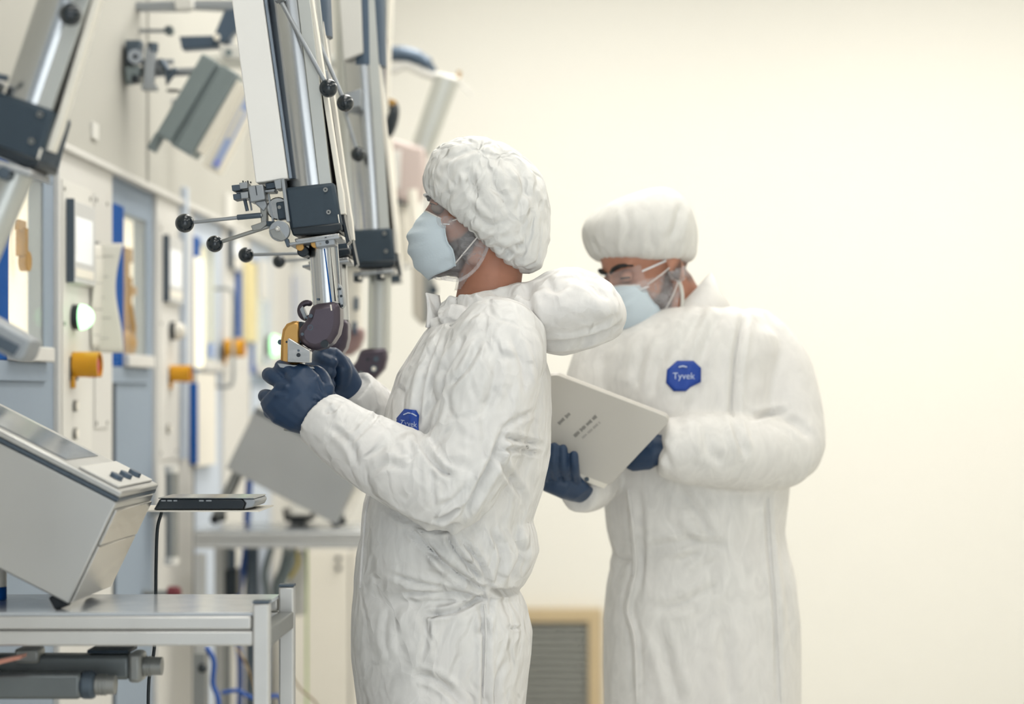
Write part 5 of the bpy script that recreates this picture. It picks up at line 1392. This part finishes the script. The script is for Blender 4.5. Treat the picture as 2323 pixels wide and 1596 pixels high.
# bouffant cap
def cap_mesh(h_o, axis, brim, Yw_, st, n=64, seed=0.0):
    axis = unit(axis); brim = unit(brim); side = np.cross(axis, brim)
    rs = []
    for (a, b0, b1, hw) in st:
        c = np.asarray(h_o) + axis * a + brim * (b0 + b1) / 2
        rs.append(ring(c, brim * (b1 - b0) / 2, side * hw, n, 2.15))
    return loft(rs)
s1 = Y1c / FPX
ST1 = [(-6, -128, 128, .088), (2, -142, 150, .100), (14, -156, 166, .108), (40, -168, 177, .115), (70, -178, 165, .117), (100, -174, 150, .115), (130, -158, 124, .107), (155, -136, 100, .093), (176, -108, 74, .072), (192, -72, 48, .046), (199, -40, 20, .018)]
ax = np.array([0.665, 0, 0.747]); br = np.array([0.747, 0, -0.665])
capm = cap_mesh(Q(1069, 518), ax, br, 0, [(a * s1, b0 * s1, b1 * s1, hw) for (a, b0, b1, hw) in ST1])
CV, CF = remesh([capm], 0.0038, 5)
o_c = Q(1069, 518)
def gather(V, F, o, axis, brim, amp, cnt, reach):
    n = normals(V, F); r = V - np.asarray(o); a = r @ unit(axis); side = np.cross(unit(axis), unit(brim))
    th = np.arctan2(r @ side, r @ unit(brim))
    w = np.exp(-np.clip(a, 0, 1) / reach) * np.clip((a + 0.012) / 0.01, 0, 1)
    j = perlin(np.stack([th * 3, a * 20, th * 0], 1)) * 1.6
    return V + n * (amp * w * np.sin(th * cnt + j * 3))[:, None]
CV = gather(CV, CF, o_c, ax, br, 0.0024, 34, 0.035)
CV = crumple(CV, CF, 0.0028, 16.0, (1, 1, 1), 21.0, 0.0018)
CV = folds(CV, CF, [([(1060, 380), (1075, 430), (1095, 450)], 9, .004), ([(1120, 400), (1135, 440), (1160, 480)], 9, .004), ([(1060, 470), (1110, 510), (1150, 500)], 9, .004), ([(1125, 560), (1150, 570), (1165, 580)], 8, .005), ([(1180, 380), (1190, 430), (1170, 480)], 9, .004), ([(1000, 360), (1040, 350), (1090, 330)], 8, .003), ([(1140, 590), (1160, 560), (1190, 560)], 7, .004)])
co = organic('bouffant_cap', (CV, CF), M_cap, person); co['label'] = 'white crumpled bouffant cap'
# mask, loops, beard net, glasses, eyes
mk, mfn = mask_mesh(h1)
mo = obj('face_mask', [mk], M_mask, person, solid=0.0015, smooth=80); mo['label'] = 'pale blue pleated face mask'
ear_loops(person, h1, mfn)
face_extras(person, h1, False, 1)
Lb = h1.loc(BV)
keep = (Lb[:, 0] > -0.045) & (Lb[:, 0] < 0.085) & (Lb[:, 2] < -0.022) & (Lb[:, 2] > -0.150) & (np.abs(Lb[:, 1]) < 0.09) & (Lb[:, 0] > -0.045 + (-(Lb[:, 2] + 0.022)) * 0.55)
off = 0.0045 + 0.003 * perlin(Lb * 40)
nv_, nf_ = region_shell(BV, BF, keep, off)
no = organic('beard_cover', (nv_, nf_), M_net, person); no['label'] = 'sheer white beard net'
edge = [h1.w(p) for p in ((0.062, 0.05, -0.128), (0.03, 0.062, -0.130), (0.002, 0.066, -0.108), (-0.016, 0.07, -0.07), (-0.022, 0.078, -0.035))]
obj('net_edge', [sweep(curve_pts(edge, 5), 0.0032, 8)], M_net, person)
def lens(u, v):
    a = (v * 2 - 1) * 1.25; z = 0.021 - 0.052 * u
    return h1.w((0.034 + 0.064 * math.cos(a) - 0.006 * (u - 0.4) ** 2, 0.068 * math.sin(a), z - 0.004 * abs(v * 2 - 1)))
g = obj('safety_glasses', [grid(lens, 12, 30)], M_lens, person, solid=0.0016, smooth=80); g['label'] = 'clear wraparound safety glasses'
obj('glasses_rim', [sweep([lens(0, j / 29) for j in range(30)], 0.0021, 8)], M_lensrim, g)
obj('glasses_rim', [sweep([lens(1, j / 29) for j in range(30)], 0.0014, 8)], M_lensrim, g)
for sd in (0, 1):
    e = lens(0.3, sd); obj('temple_arm', [sweep([e, h1.w((-0.03, (0.08 if sd else -0.08), 0.0))], 0.0022, 8)], M_lensrim, g)
# badge with its lettering
def ex1(b, hit):
    q = [hit(x, y, 0.004) for x, y in ((916, 940), (926, 936), (936, 938), (944, 943))]
    q = [p for p in q if p is not None]
    if len(q) > 2: obj('badge_emblem', [sweep(q, 0.0011, 6)], M_badgetxt, b)
badge(person, (SV, SF), 926, 958, 30, [('Tyvek', 1, 3, 18, 0.14, 0.84)], 20, [(918, 927), (944, 930), (951, 942), (949, 962), (950, 982), (932, 978), (902, 962), (900, 948)], ex1)
# gloves
def fist_left():
    D = -0.175
    G = lambda x, y, d: Qs(x, y, D + d)
    p = [loft([ring(G(752, 978, .002), (.020, 0, .020), (0, .024, 0), 20), ring(G(728, 958, .006), (.022, 0, .022), (0, .022, 0), 20), ring(G(700, 935, .004), (.030, 0, .031), (0, .027, 0), 20), ring(G(672, 905, .002), (.038, 0, .039), (0, .028, 0), 20), ring(G(648, 880, .004), (.037, 0, .038), (0, .024, 0), 20), ring(G(634, 868, .010), (.032, 0, .033), (0, .018, 0), 20)])]
    for (k, pip, dip, tip, r) in (((664, 846), (638, 831), (652, 838), (690, 846), .0118), ((636, 866), (610, 849), (626, 860), (672, 868), .0122), ((624, 902), (601, 898), (616, 902), (664, 900), .0118), ((634, 938), (612, 934), (626, 938), (668, 930), .0108)):
        p.append(sweep(curve_pts([G(k[0] + 14, k[1] + 8, .002), G(k[0], k[1], .004), G(pip[0], pip[1], .022), G(dip[0], dip[1], .048), G(tip[0], tip[1], .050)], 4), [r] * 17, 14))
    p.append(sweep(curve_pts([G(722, 915, .012), G(736, 880, .022), G(722, 850, .034), G(690, 842, .044)], 4), [.017] * 5 + [.0145] * 5 + [.0125] * 3, 14))
    return p
GV, GF = remesh(fist_left(), 0.0022, 5)
GV = folds(GV, GF, [([(738, 900), (728, 880), (722, 860)], 4, .0015), ([(740, 912), (728, 898), (715, 888)], 3.5, .0014), ([(738, 918), (722, 912), (708, 905)], 3.5, .0014), ([(640, 850), (650, 862), (660, 870)], 6, .002), ([(620, 882), (640, 886), (655, 888)], 6, .002)])
gl = organic('glove', (GV, GF), M_glove, person); gl['label'] = 'navy blue glove on the near hand'
def fist_right():
    D = 0.095
    G = lambda x, y, d: Qs(x, y, D + d)
    p = [loft([ring(G(826, 926, .020), (.020, 0, .020), (0, .022, 0), 20), ring(G(800, 900, .012), (.020, 0, .020), (0, .022, 0), 20), ring(G(778, 878, .008), (.026, 0, .028), (0, .027, 0), 20), ring(G(754, 855, .006), (.030, 0, .034), (0, .028, 0), 20), ring(G(738, 838, .004), (.026, 0, .032), (0, .022, 0), 20)])]
    for (k, pip, dip, tip, r) in (((742, 816), (722, 806), (730, 812), (752, 822), .0118), ((728, 838), (706, 830), (716, 838), (748, 845), .0122), ((722, 868), (702, 862), (714, 868), (746, 872), .0118), ((732, 898), (714, 894), (724, 898), (750, 898), .0108)):
        p.append(sweep(curve_pts([G(k[0] + 10, k[1] + 6, .004), G(k[0], k[1], -.002), G(pip[0], pip[1], -.018), G(dip[0], dip[1], -.040), G(tip[0], tip[1], -.044)], 4), [r] * 17, 14))
    p.append(sweep(curve_pts([G(775, 868, -.008), G(776, 835, -.016), G(760, 808, -.026), G(736, 800, -.034)], 4), [.017] * 5 + [.0145] * 5 + [.0125] * 3, 14))
    return p
RV, RF = remesh(fist_right(), 0.0024, 5)
gl = organic('glove', (RV, RF), M_glove, person); gl['label'] = 'navy blue glove on the far hand'
# ---- the man reading
Y2 = 3.95
SKIN[0] = skin_material('skin_warm', lin(186, 132, 108), lin(58, 46, 44))
def S(px, py, dy=0.0): return P(px, py, Y2 + dy)
A2 = math.radians(42)
def ring2(y, x0, x1, hd, n=44, e=2.3, sh=0.0):
    a, b = P(x0, y, Y2), P(x1, y, Y2); c = (a + b) / 2; c[1] += sh
    return ring(c, (b - a) / 2, np.array([0, hd, 0]), n, e)
T2 = [(700, 1490, 1672, .08), (715, 1455, 1722, .11), (735, 1420, 1735, .125), (765, 1370, 1768, .14), (800, 1345, 1775, .15), (860, 1338, 1765, .158), (950, 1345, 1765, .16), (1040, 1358, 1775, .16), (1100, 1368, 1790, .158), (1150, 1372, 1784, .155), (1200, 1376, 1779, .152),
      (1245, 1388, 1786, .15), (1285, 1384, 1797, .155), (1320, 1376, 1804, .16), (1400, 1368, 1812, .165), (1500, 1368, 1816, .165), (1600, 1370, 1816, .16), (1680, 1376, 1812, .155)]
tor2 = loft([ring2(*t_) for t_ in T2])
def leg2(x, x2, dy): return sweep([S(x, 1620, dy), S(x, 1760, dy), S(x2, 2000, dy), S(x2, 2330, dy - .01)], [.105, .105, .09, .078], 24)
def foot2(x, dy):
    return loft([ring(S(x + 40, 2358, dy + .05), (.03, -.03, 0), (0, 0, .04), 18, 2.6), ring(S(x, 2352, dy), (.034, -.034, 0), (0, 0, .05), 18, 2.6), ring(S(x - 90, 2366, dy - .08), (.034, -.034, 0), (0, 0, .034), 18, 2.6), ring(S(x - 130, 2375, dy - .11), (.022, -.022, 0), (0, 0, .022), 18, 2.6)])
armL2 = sweep(curve_pts([S(1712, 788, .02), S(1756, 860, .0), S(1780, 950, -.03), S(1790, 1022, -.07), S(1715, 1028, -.13), S(1625, 1022, -.18), S(1545, 1018, -.20), S(1500, 1012, -.205)], 4),
              list(np.interp(np.linspace(0, 7, 29), range(8), [.078, .081, .076, .064, .070, .070, .064, .054])), 30, 'start')
armR2 = sweep(curve_pts([S(1400, 790, .0), S(1368, 880, -.02), S(1352, 980, -.05), S(1345, 1060, -.09), S(1338, 1100, -.14), S(1312, 1114, -.195)], 4),
              list(np.interp(np.linspace(0, 5, 21), range(6), [.080, .078, .068, .060, .050, .040])), 26, 'start')
V2, F2 = remesh([tor2, armL2, armR2, leg2(1500, 1490, -.02), leg2(1690, 1705, .04), foot2(1490, -.03), foot2(1705, .03)], 0.006, 9)
V2 = crumple(V2, F2, 0.0032, 7.5, (1, 1, 0.5), 40.0, 0.0010)
FL2 = [([(1600, 690), (1560, 760), (1530, 815)], 12, .005), ([(1640, 690), (1600, 790), (1570, 930)], 12, .005), ([(1560, 900), (1545, 940), (1530, 960)], 12, .004), ([(1690, 700), (1672, 800), (1664, 900), (1662, 948)], 9, .008), ([(1460, 780), (1450, 840), (1445, 880)], 12, .005), ([(1520, 770), (1490, 840), (1480, 900)], 13, .005),
       ([(1664, 952), (1676, 990), (1690, 1028)], 8, .008), ([(1700, 948), (1745, 938), (1790, 932)], 7, .007), ([(1770, 942), (1810, 965), (1832, 990)], 9, .005), ([(1490, 1000), (1510, 1030), (1520, 1060)], 8, .004), ([(1600, 970), (1610, 1020), (1640, 1050)], 12, .004),
       ([(1525, 1090), (1580, 1160), (1610, 1215), (1640, 1240)], 12, .006), ([(1480, 1240), (1560, 1230), (1635, 1238)], 10, .006), ([(1530, 1280), (1590, 1250), (1640, 1240)], 10, .005), ([(1490, 1385), (1560, 1365), (1640, 1318)], 12, .006), ([(1520, 1180), (1560, 1220), (1620, 1235)], 10, .004),
       ([(1426, 1110), (1436, 1200), (1442, 1290), (1424, 1380), (1440, 1450), (1446, 1600)], 6, -.006), ([(1450, 1110), (1458, 1250), (1448, 1370)], 7, .004), ([(1740, 1110), (1746, 1250), (1760, 1400), (1764, 1600)], 6, .005), ([(1770, 1200), (1785, 1320), (1800, 1480)], 8, .004),
       ([(1490, 1420), (1520, 1520), (1540, 1600)], 14, .006), ([(1640, 1420), (1650, 1500), (1660, 1600)], 14, .004), ([(1380, 1240), (1400, 1265), (1440, 1270)], 8, .004)]
V2 = folds(V2, F2, FL2)
h2 = Head(S(1464, 600, -0.01), (-0.76, -0.50, -0.36), (-0.32, -0.12, 1.0), 1.0)
bp2 = head_parts(h2, S(1560, 735, .02))
bp2 += [loft([ring2(y, a + 60, b - 60, hd * 0.75) for (y, a, b, hd) in T2]), sweep([S(1705, 775, .02), S(1770, 950, -.03), S(1765, 1025, -.07), S(1580, 1018, -.185)], [.05, .045, .042, .03], 18), sweep([S(1400, 790, 0), S(1352, 980, -.05), S(1345, 1060, -.09), S(1335, 1096, -.13)], [.05, .045, .036, .024], 18),
        sweep([S(1500, 1620, -.02), S(1490, 2000, -.02), S(1490, 2330, -.03)], [.08, .06, .045], 18), sweep([S(1690, 1620, .04), S(1705, 2000, .04), S(1705, 2330, .03)], [.08, .06, .045], 18)]
BV2, BF2 = remesh(bp2, 0.0044, 5)
BV2 = finish_head(BV2, BF2, h2)
person2 = organic('person', (BV2, BF2), SKIN[0], None, True)
tag(person2, 'person in white coverall looking down at a white tablet in both hands', 'person', 'people in white coveralls')
beard_attr(person2, BV2, h2, 0.95)
suit2 = organic('coverall', (V2, F2), M_suit2, person2); suit2['label'] = 'white coverall with front zip placket'
bv2 = BVHTree.FromPolygons(V2.tolist(), F2)
cloth_line(person2, 'zip_placket', [(1426, 1112), (1436, 1200), (1442, 1290), (1424, 1380), (1440, 1450), (1446, 1590)], 0.0030, M_suit2, bv2)
cloth_line(person2, 'side_seam', [(1745, 1130), (1752, 1250), (1764, 1400), (1772, 1590)], 0.0018, M_suit2, bv2)
cloth_line(person2, 'armhole_seam', [(1690, 705), (1674, 800), (1666, 900), (1664, 945)], 0.0018, M_suit2, bv2)
# stand-up collar, open at the throat
c_top = ring(S(1553, 682, .02), P(1612, 619, Y2) - P(1553, 682, Y2), np.array([0.0, 0.066, 0.0]), 44)
c_mid = ring(S(1556, 712, .02), P(1634, 664, Y2) - P(1556, 712, Y2), np.array([0.0, 0.082, 0.0]), 44)
c_bot = ring(S(1560, 745, .02), P(1668, 712, Y2) - P(1560, 745, Y2), np.array([0.0, 0.100, 0.0]), 44)
cl = loft([c_bot, c_mid, c_top], cap=False)
co2 = obj('collar', [cl], M_suit2, person2, solid=0.004, smooth=80)
# cap
s2 = Y2 / FPX
ax2 = unit(np.array([0.02, 0.02, 1.0])); br2 = unit(np.array([1.0, 0.25, -0.02])); 
ST2 = [(-10, -92, 112, .088), (0, -108, 121, .100), (14, -118, 125, .108), (40, -129, 126, .116), (70, -131, 124, .118), (100, -101, 113, .110), (125, -62, 98, .092), (142, -22, 82, .070), (152, 12, 66, .045), (157, 26, 50, .018)]
oc2 = S(1452, 583, -0.005)
cap2 = cap_mesh(oc2, ax2, br2, 0, [(a * s2, b0 * s2, b1 * s2, hw) for (a, b0, b1, hw) in ST2])
c2v, c2f = remesh([cap2], 0.004, 5)
for _k in range(9): c2v = laplace(c2v, c2f, 3, 0.6)
c2v = c2v + normals(c2v, c2f) * 0.0022
# the brim follows the tilt of the head: lower at the forehead side
c2v = gather(c2v, c2f, oc2, ax2, br2, 0.0016, 30, 0.03)
c2v = crumple(c2v, c2f, 0.0022, 10.0, (1, 1, 0.6), 71.0, 0.0008)
c2v = folds(c2v, c2f, [([(1345, 545), (1352, 560), (1360, 570)], 6, .004), ([(1545, 460), (1535, 510), (1520, 545)], 10, .005), ([(1420, 470), (1425, 520), (1420, 560)], 9, .003), ([(1480, 480), (1475, 530), (1480, 570)], 9, .003)])
cpo = organic('bouffant_cap', (c2v, c2f), M_cap2, person2); cpo['label'] = 'smooth white bouffant cap'
mk2, mfn2 = mask_mesh(h2, -0.014, -0.132)
mo = obj('face_mask', [mk2], M_mask, person2, solid=0.0015, smooth=80); mo['label'] = 'pale blue pleated face mask'
ear_loops(person2, h2, mfn2)
face_extras(person2, h2, True, 1)
Lb = h2.loc(BV2)
keep = (Lb[:, 0] > -0.03) & (Lb[:, 0] < 0.08) & (Lb[:, 2] < -0.02) & (Lb[:, 2] > -0.145) & (np.abs(Lb[:, 1]) < 0.09) & (Lb[:, 0] > -0.03 + (-(Lb[:, 2] + 0.02)) * 0.45)
nv_, nf_ = region_shell(BV2, BF2, keep, 0.0045 + 0.003 * perlin(Lb * 40))
no = organic('beard_cover', (nv_, nf_), M_net, person2); no['label'] = 'sheer white beard net'
edge = [h2.w(p) for p in ((0.05, 0.05, -0.132), (0.02, 0.06, -0.125), (-0.004, 0.066, -0.095), (-0.012, 0.072, -0.06), (-0.004, 0.078, -0.025))]
obj('net_edge', [sweep(curve_pts(edge, 5), 0.0040, 8)], M_bag, person2)
def lens2(u, v):
    a = (v * 2 - 1) * 1.25; z = 0.016 - 0.046 * u
    return h2.w((0.036 + 0.062 * math.cos(a), 0.070 * math.sin(a), z - 0.004 * abs(v * 2 - 1)))
g2 = obj('safety_glasses', [grid(lens2, 12, 30)], M_lens, person2, solid=0.0016, smooth=80)
obj('glasses_rim', [sweep([lens2(1, j / 29) for j in range(30)], 0.0012, 8)], M_lensrim, g2)
for sd in (0, 1):
    e = lens2(0.3, sd); obj('temple_arm', [sweep([e, h2.w((-0.03, (0.082 if sd else -0.082), 0.0))], 0.0020, 8)], M_lensrim, g2)
badge(person2, (V2, F2), 1551, 852, 38, [('Tyvek', 0, 1, 21, 0.0, 0.98)] , 20, [(1536, 818), (1573, 818), (1590, 834), (1590, 866), (1566, 878), (1556, 887), (1528, 887), (1511, 868), (1513, 838)],
      lambda b, hit: obj('badge_emblem', [sweep([p for p in (hit(1541, 832, .004), hit(1549, 830, .004), hit(1557, 832, .004)) if p is not None], 0.0016, 6)], M_badgetxt, b))
# white tablet or folder in his hands
A_, B_, C_ = P(1252, 842, 3.68), P(1526, 946, 3.68), P(1376, 1106, 3.735)
ex, ey = B_ - A_, C_ - B_
nrm = unit(np.cross(ex, ey)); nrm = nrm if nrm[1] < 0 else -nrm
def slate(u0, u1, v0, v1, h0, h1_, r=0.0, n=5):
    pts = []
    lx, ly = np.linalg.norm(ex), np.linalg.norm(ey); r_ = r
    x0, x1, y0, y1 = u0 * lx, u1 * lx, v0 * ly, v1 * ly
    if r_ > 0:
        for (cx_, cy_, a0) in ((x1 - r_, y0 + r_, -90), (x1 - r_, y1 - r_, 0), (x0 + r_, y1 - r_, 90), (x0 + r_, y0 + r_, 180)):
            for i in range(n):
                a = math.radians(a0 + 90 * i / (n - 1)); pts.append((cx_ + r_ * math.cos(a), cy_ + r_ * math.sin(a)))
    else: pts = [(x0, y0), (x1, y0), (x1, y1), (x0, y1)]
    e1, e2 = unit(ex), unit(ey)
    lo = np.array([A_ + e1 * p[0] + e2 * p[1] + nrm * h0 for p in pts]); hi = np.array([A_ + e1 * p[0] + e2 * p[1] + nrm * h1_ for p in pts])
    m = len(pts); f = [tuple(range(m)), tuple(range(2 * m - 1, m - 1, -1))] + [((i + 1) % m, i, m + i, m + (i + 1) % m) for i in range(m)]
    return np.concatenate([lo, hi]), f
tb = thing('tablet_folder', 'white tablet case held in blue gloves by the reading person', 'tablet', C_)
M_tab = mat('tablet_white', lin(206, 202, 194), 0.5, var=0.02, vscale=5)
obj('back_cover', [slate(0, 1, 0, 1, 0.0, 0.008, 0.016)], M_tab, tb, bevel=0.0015)
obj('front_cover', [slate(0, 1, 0, 1, -0.012, -0.001, 0.016)], M_tab, tb, bevel=0.0015)
obj('spine_strip', [slate(0.02, 0.98, 0.94, 0.998, 0.0082, 0.0095)], M_rail, tb)
cc = A_ + ex * 0.82 + ey * 0.965
obj('rivet', [cyl(cc + nrm * 0.0096, cc + nrm * 0.0125, 0.0042)], M_machdk, tb)
M_print = mat('print_grey', lin(148, 145, 140), 0.7); M_print2 = mat('print_pale', lin(178, 174, 168), 0.7)
def strokes(a, b, n, hgt, m):
    # blurred, unreadable print: little bars along a line
    Ap, Bp = np.array(a, float), np.array(b, float); q = []
    o3 = np.array([0, 0, CZ]); up = unit(P(0, -1, 1) - P(0, 0, 1)); dv = unit(P(*Bp, 1) - P(*Ap, 1))
    pr = np.array([-dv[2], 0, dv[0]])
    for i in range(n):
        if i % 5 == 4: continue
        p = Ap + (Bp - Ap) * (i + 0.5) / n; d = unit(P(p[0], p[1], 1.0) - o3)
        c = o3 + d * (np.dot(A_ - o3, nrm) / np.dot(d, nrm)) + nrm * 0.0086
        w = 0.0016; hh = hgt * (0.8 + 0.4 * random.random())
        for e_ in (unit(dv - nrm * np.dot(dv, nrm)),):
            f_ = np.cross(nrm, e_)
            k = len(q) * 4; q.append((np.array([c - e_ * w - f_ * hh, c + e_ * w - f_ * hh, c + e_ * w + f_ * hh, c - e_ * w + f_ * hh]), [(0, 1, 2, 3)]))
    obj('print', q, m, tb)
strokes((1268, 958), (1294, 934), 8, 0.0032, M_print)
strokes((1304, 986), (1354, 940), 18, 0.0030, M_print)
strokes((1322, 990), (1362, 954), 16, 0.0022, M_print2)
# gloves
def hand_r():
    p = [loft([ring(S(1345, 1128, -.17), (.014, 0, .012), (0, .020, 0), 18), ring(S(1318, 1120, -.215), (.018, 0, .014), (0, .020, 0), 18), ring(S(1290, 1100, -.235), (.012, 0, .026), (0, .024, 0), 18), ring(S(1262, 1090, -.238), (.008, 0, .026), (0, .022, 0), 18), ring(S(1238, 1088, -.236), (.006, 0, .020), (0, .018, 0), 18)])]
    for (x0, x1, y1, x2, y2, r) in ((1242, 1238, 1048, 1240, 1014, .0088), (1262, 1256, 1050, 1257, 1014, .0092), (1284, 1279, 1054, 1277, 1018, .0090), (1306, 1304, 1060, 1302, 1032, .0086)):
        p.append(sweep(curve_pts([S(x0 + 2, 1092, -.238), S(x0, 1078, -.262), S(x1, y1, -.283), S(x2, y2, -.286)], 4), [r] * 13, 14))
    p.append(sweep([S(1285, 1098, -.228), S(1312, 1080, -.212), S(1330, 1062, -.205)], [.014, .0125, .011], 14))
    return p
rv, rf = remesh(hand_r(), 0.0024, 4)
gl = organic('glove', (rv, rf), M_glove, person2); gl['label'] = 'navy blue glove with fingers over the tablet'
def hand_l():
    p = [loft([ring(S(1545, 1020, -.183), (.008, 0, .026), (0, .022, 0), 18), ring(S(1510, 1020, -.198), (.010, 0, .026), (0, .020, 0), 18), ring(S(1480, 1024, -.194), (.004, 0, .034), (0, .022, 0), 18), ring(S(1440, 1026, -.184), (.004, 0, .036), (0, .020, 0), 18), ring(S(1425, 1024, -.178), (.004, 0, .032), (0, .016, 0), 18)])]
    for i, y in enumerate((992, 1012, 1032, 1048)):
        p.append(sweep(curve_pts([S(1440, y, -.182), S(1415, y - 4, -.170), S(1385, y - 8, -.161), S(1362, y - 10, -.160)], 4), [.0105] * 13, 14))
    p.append(sweep([S(1470, 1006, -.200), S(1462, 984, -.190), S(1448, 962, -.176)], [.014, .0125, .011], 14))
    return p
lv, lf = remesh(hand_l(), 0.0026, 4)
gl = organic('glove', (lv, lf), M_glove, person2); gl['label'] = 'navy blue glove behind the tablet'
for o in SC.objects:
    if '_o' in o: del o['_o']
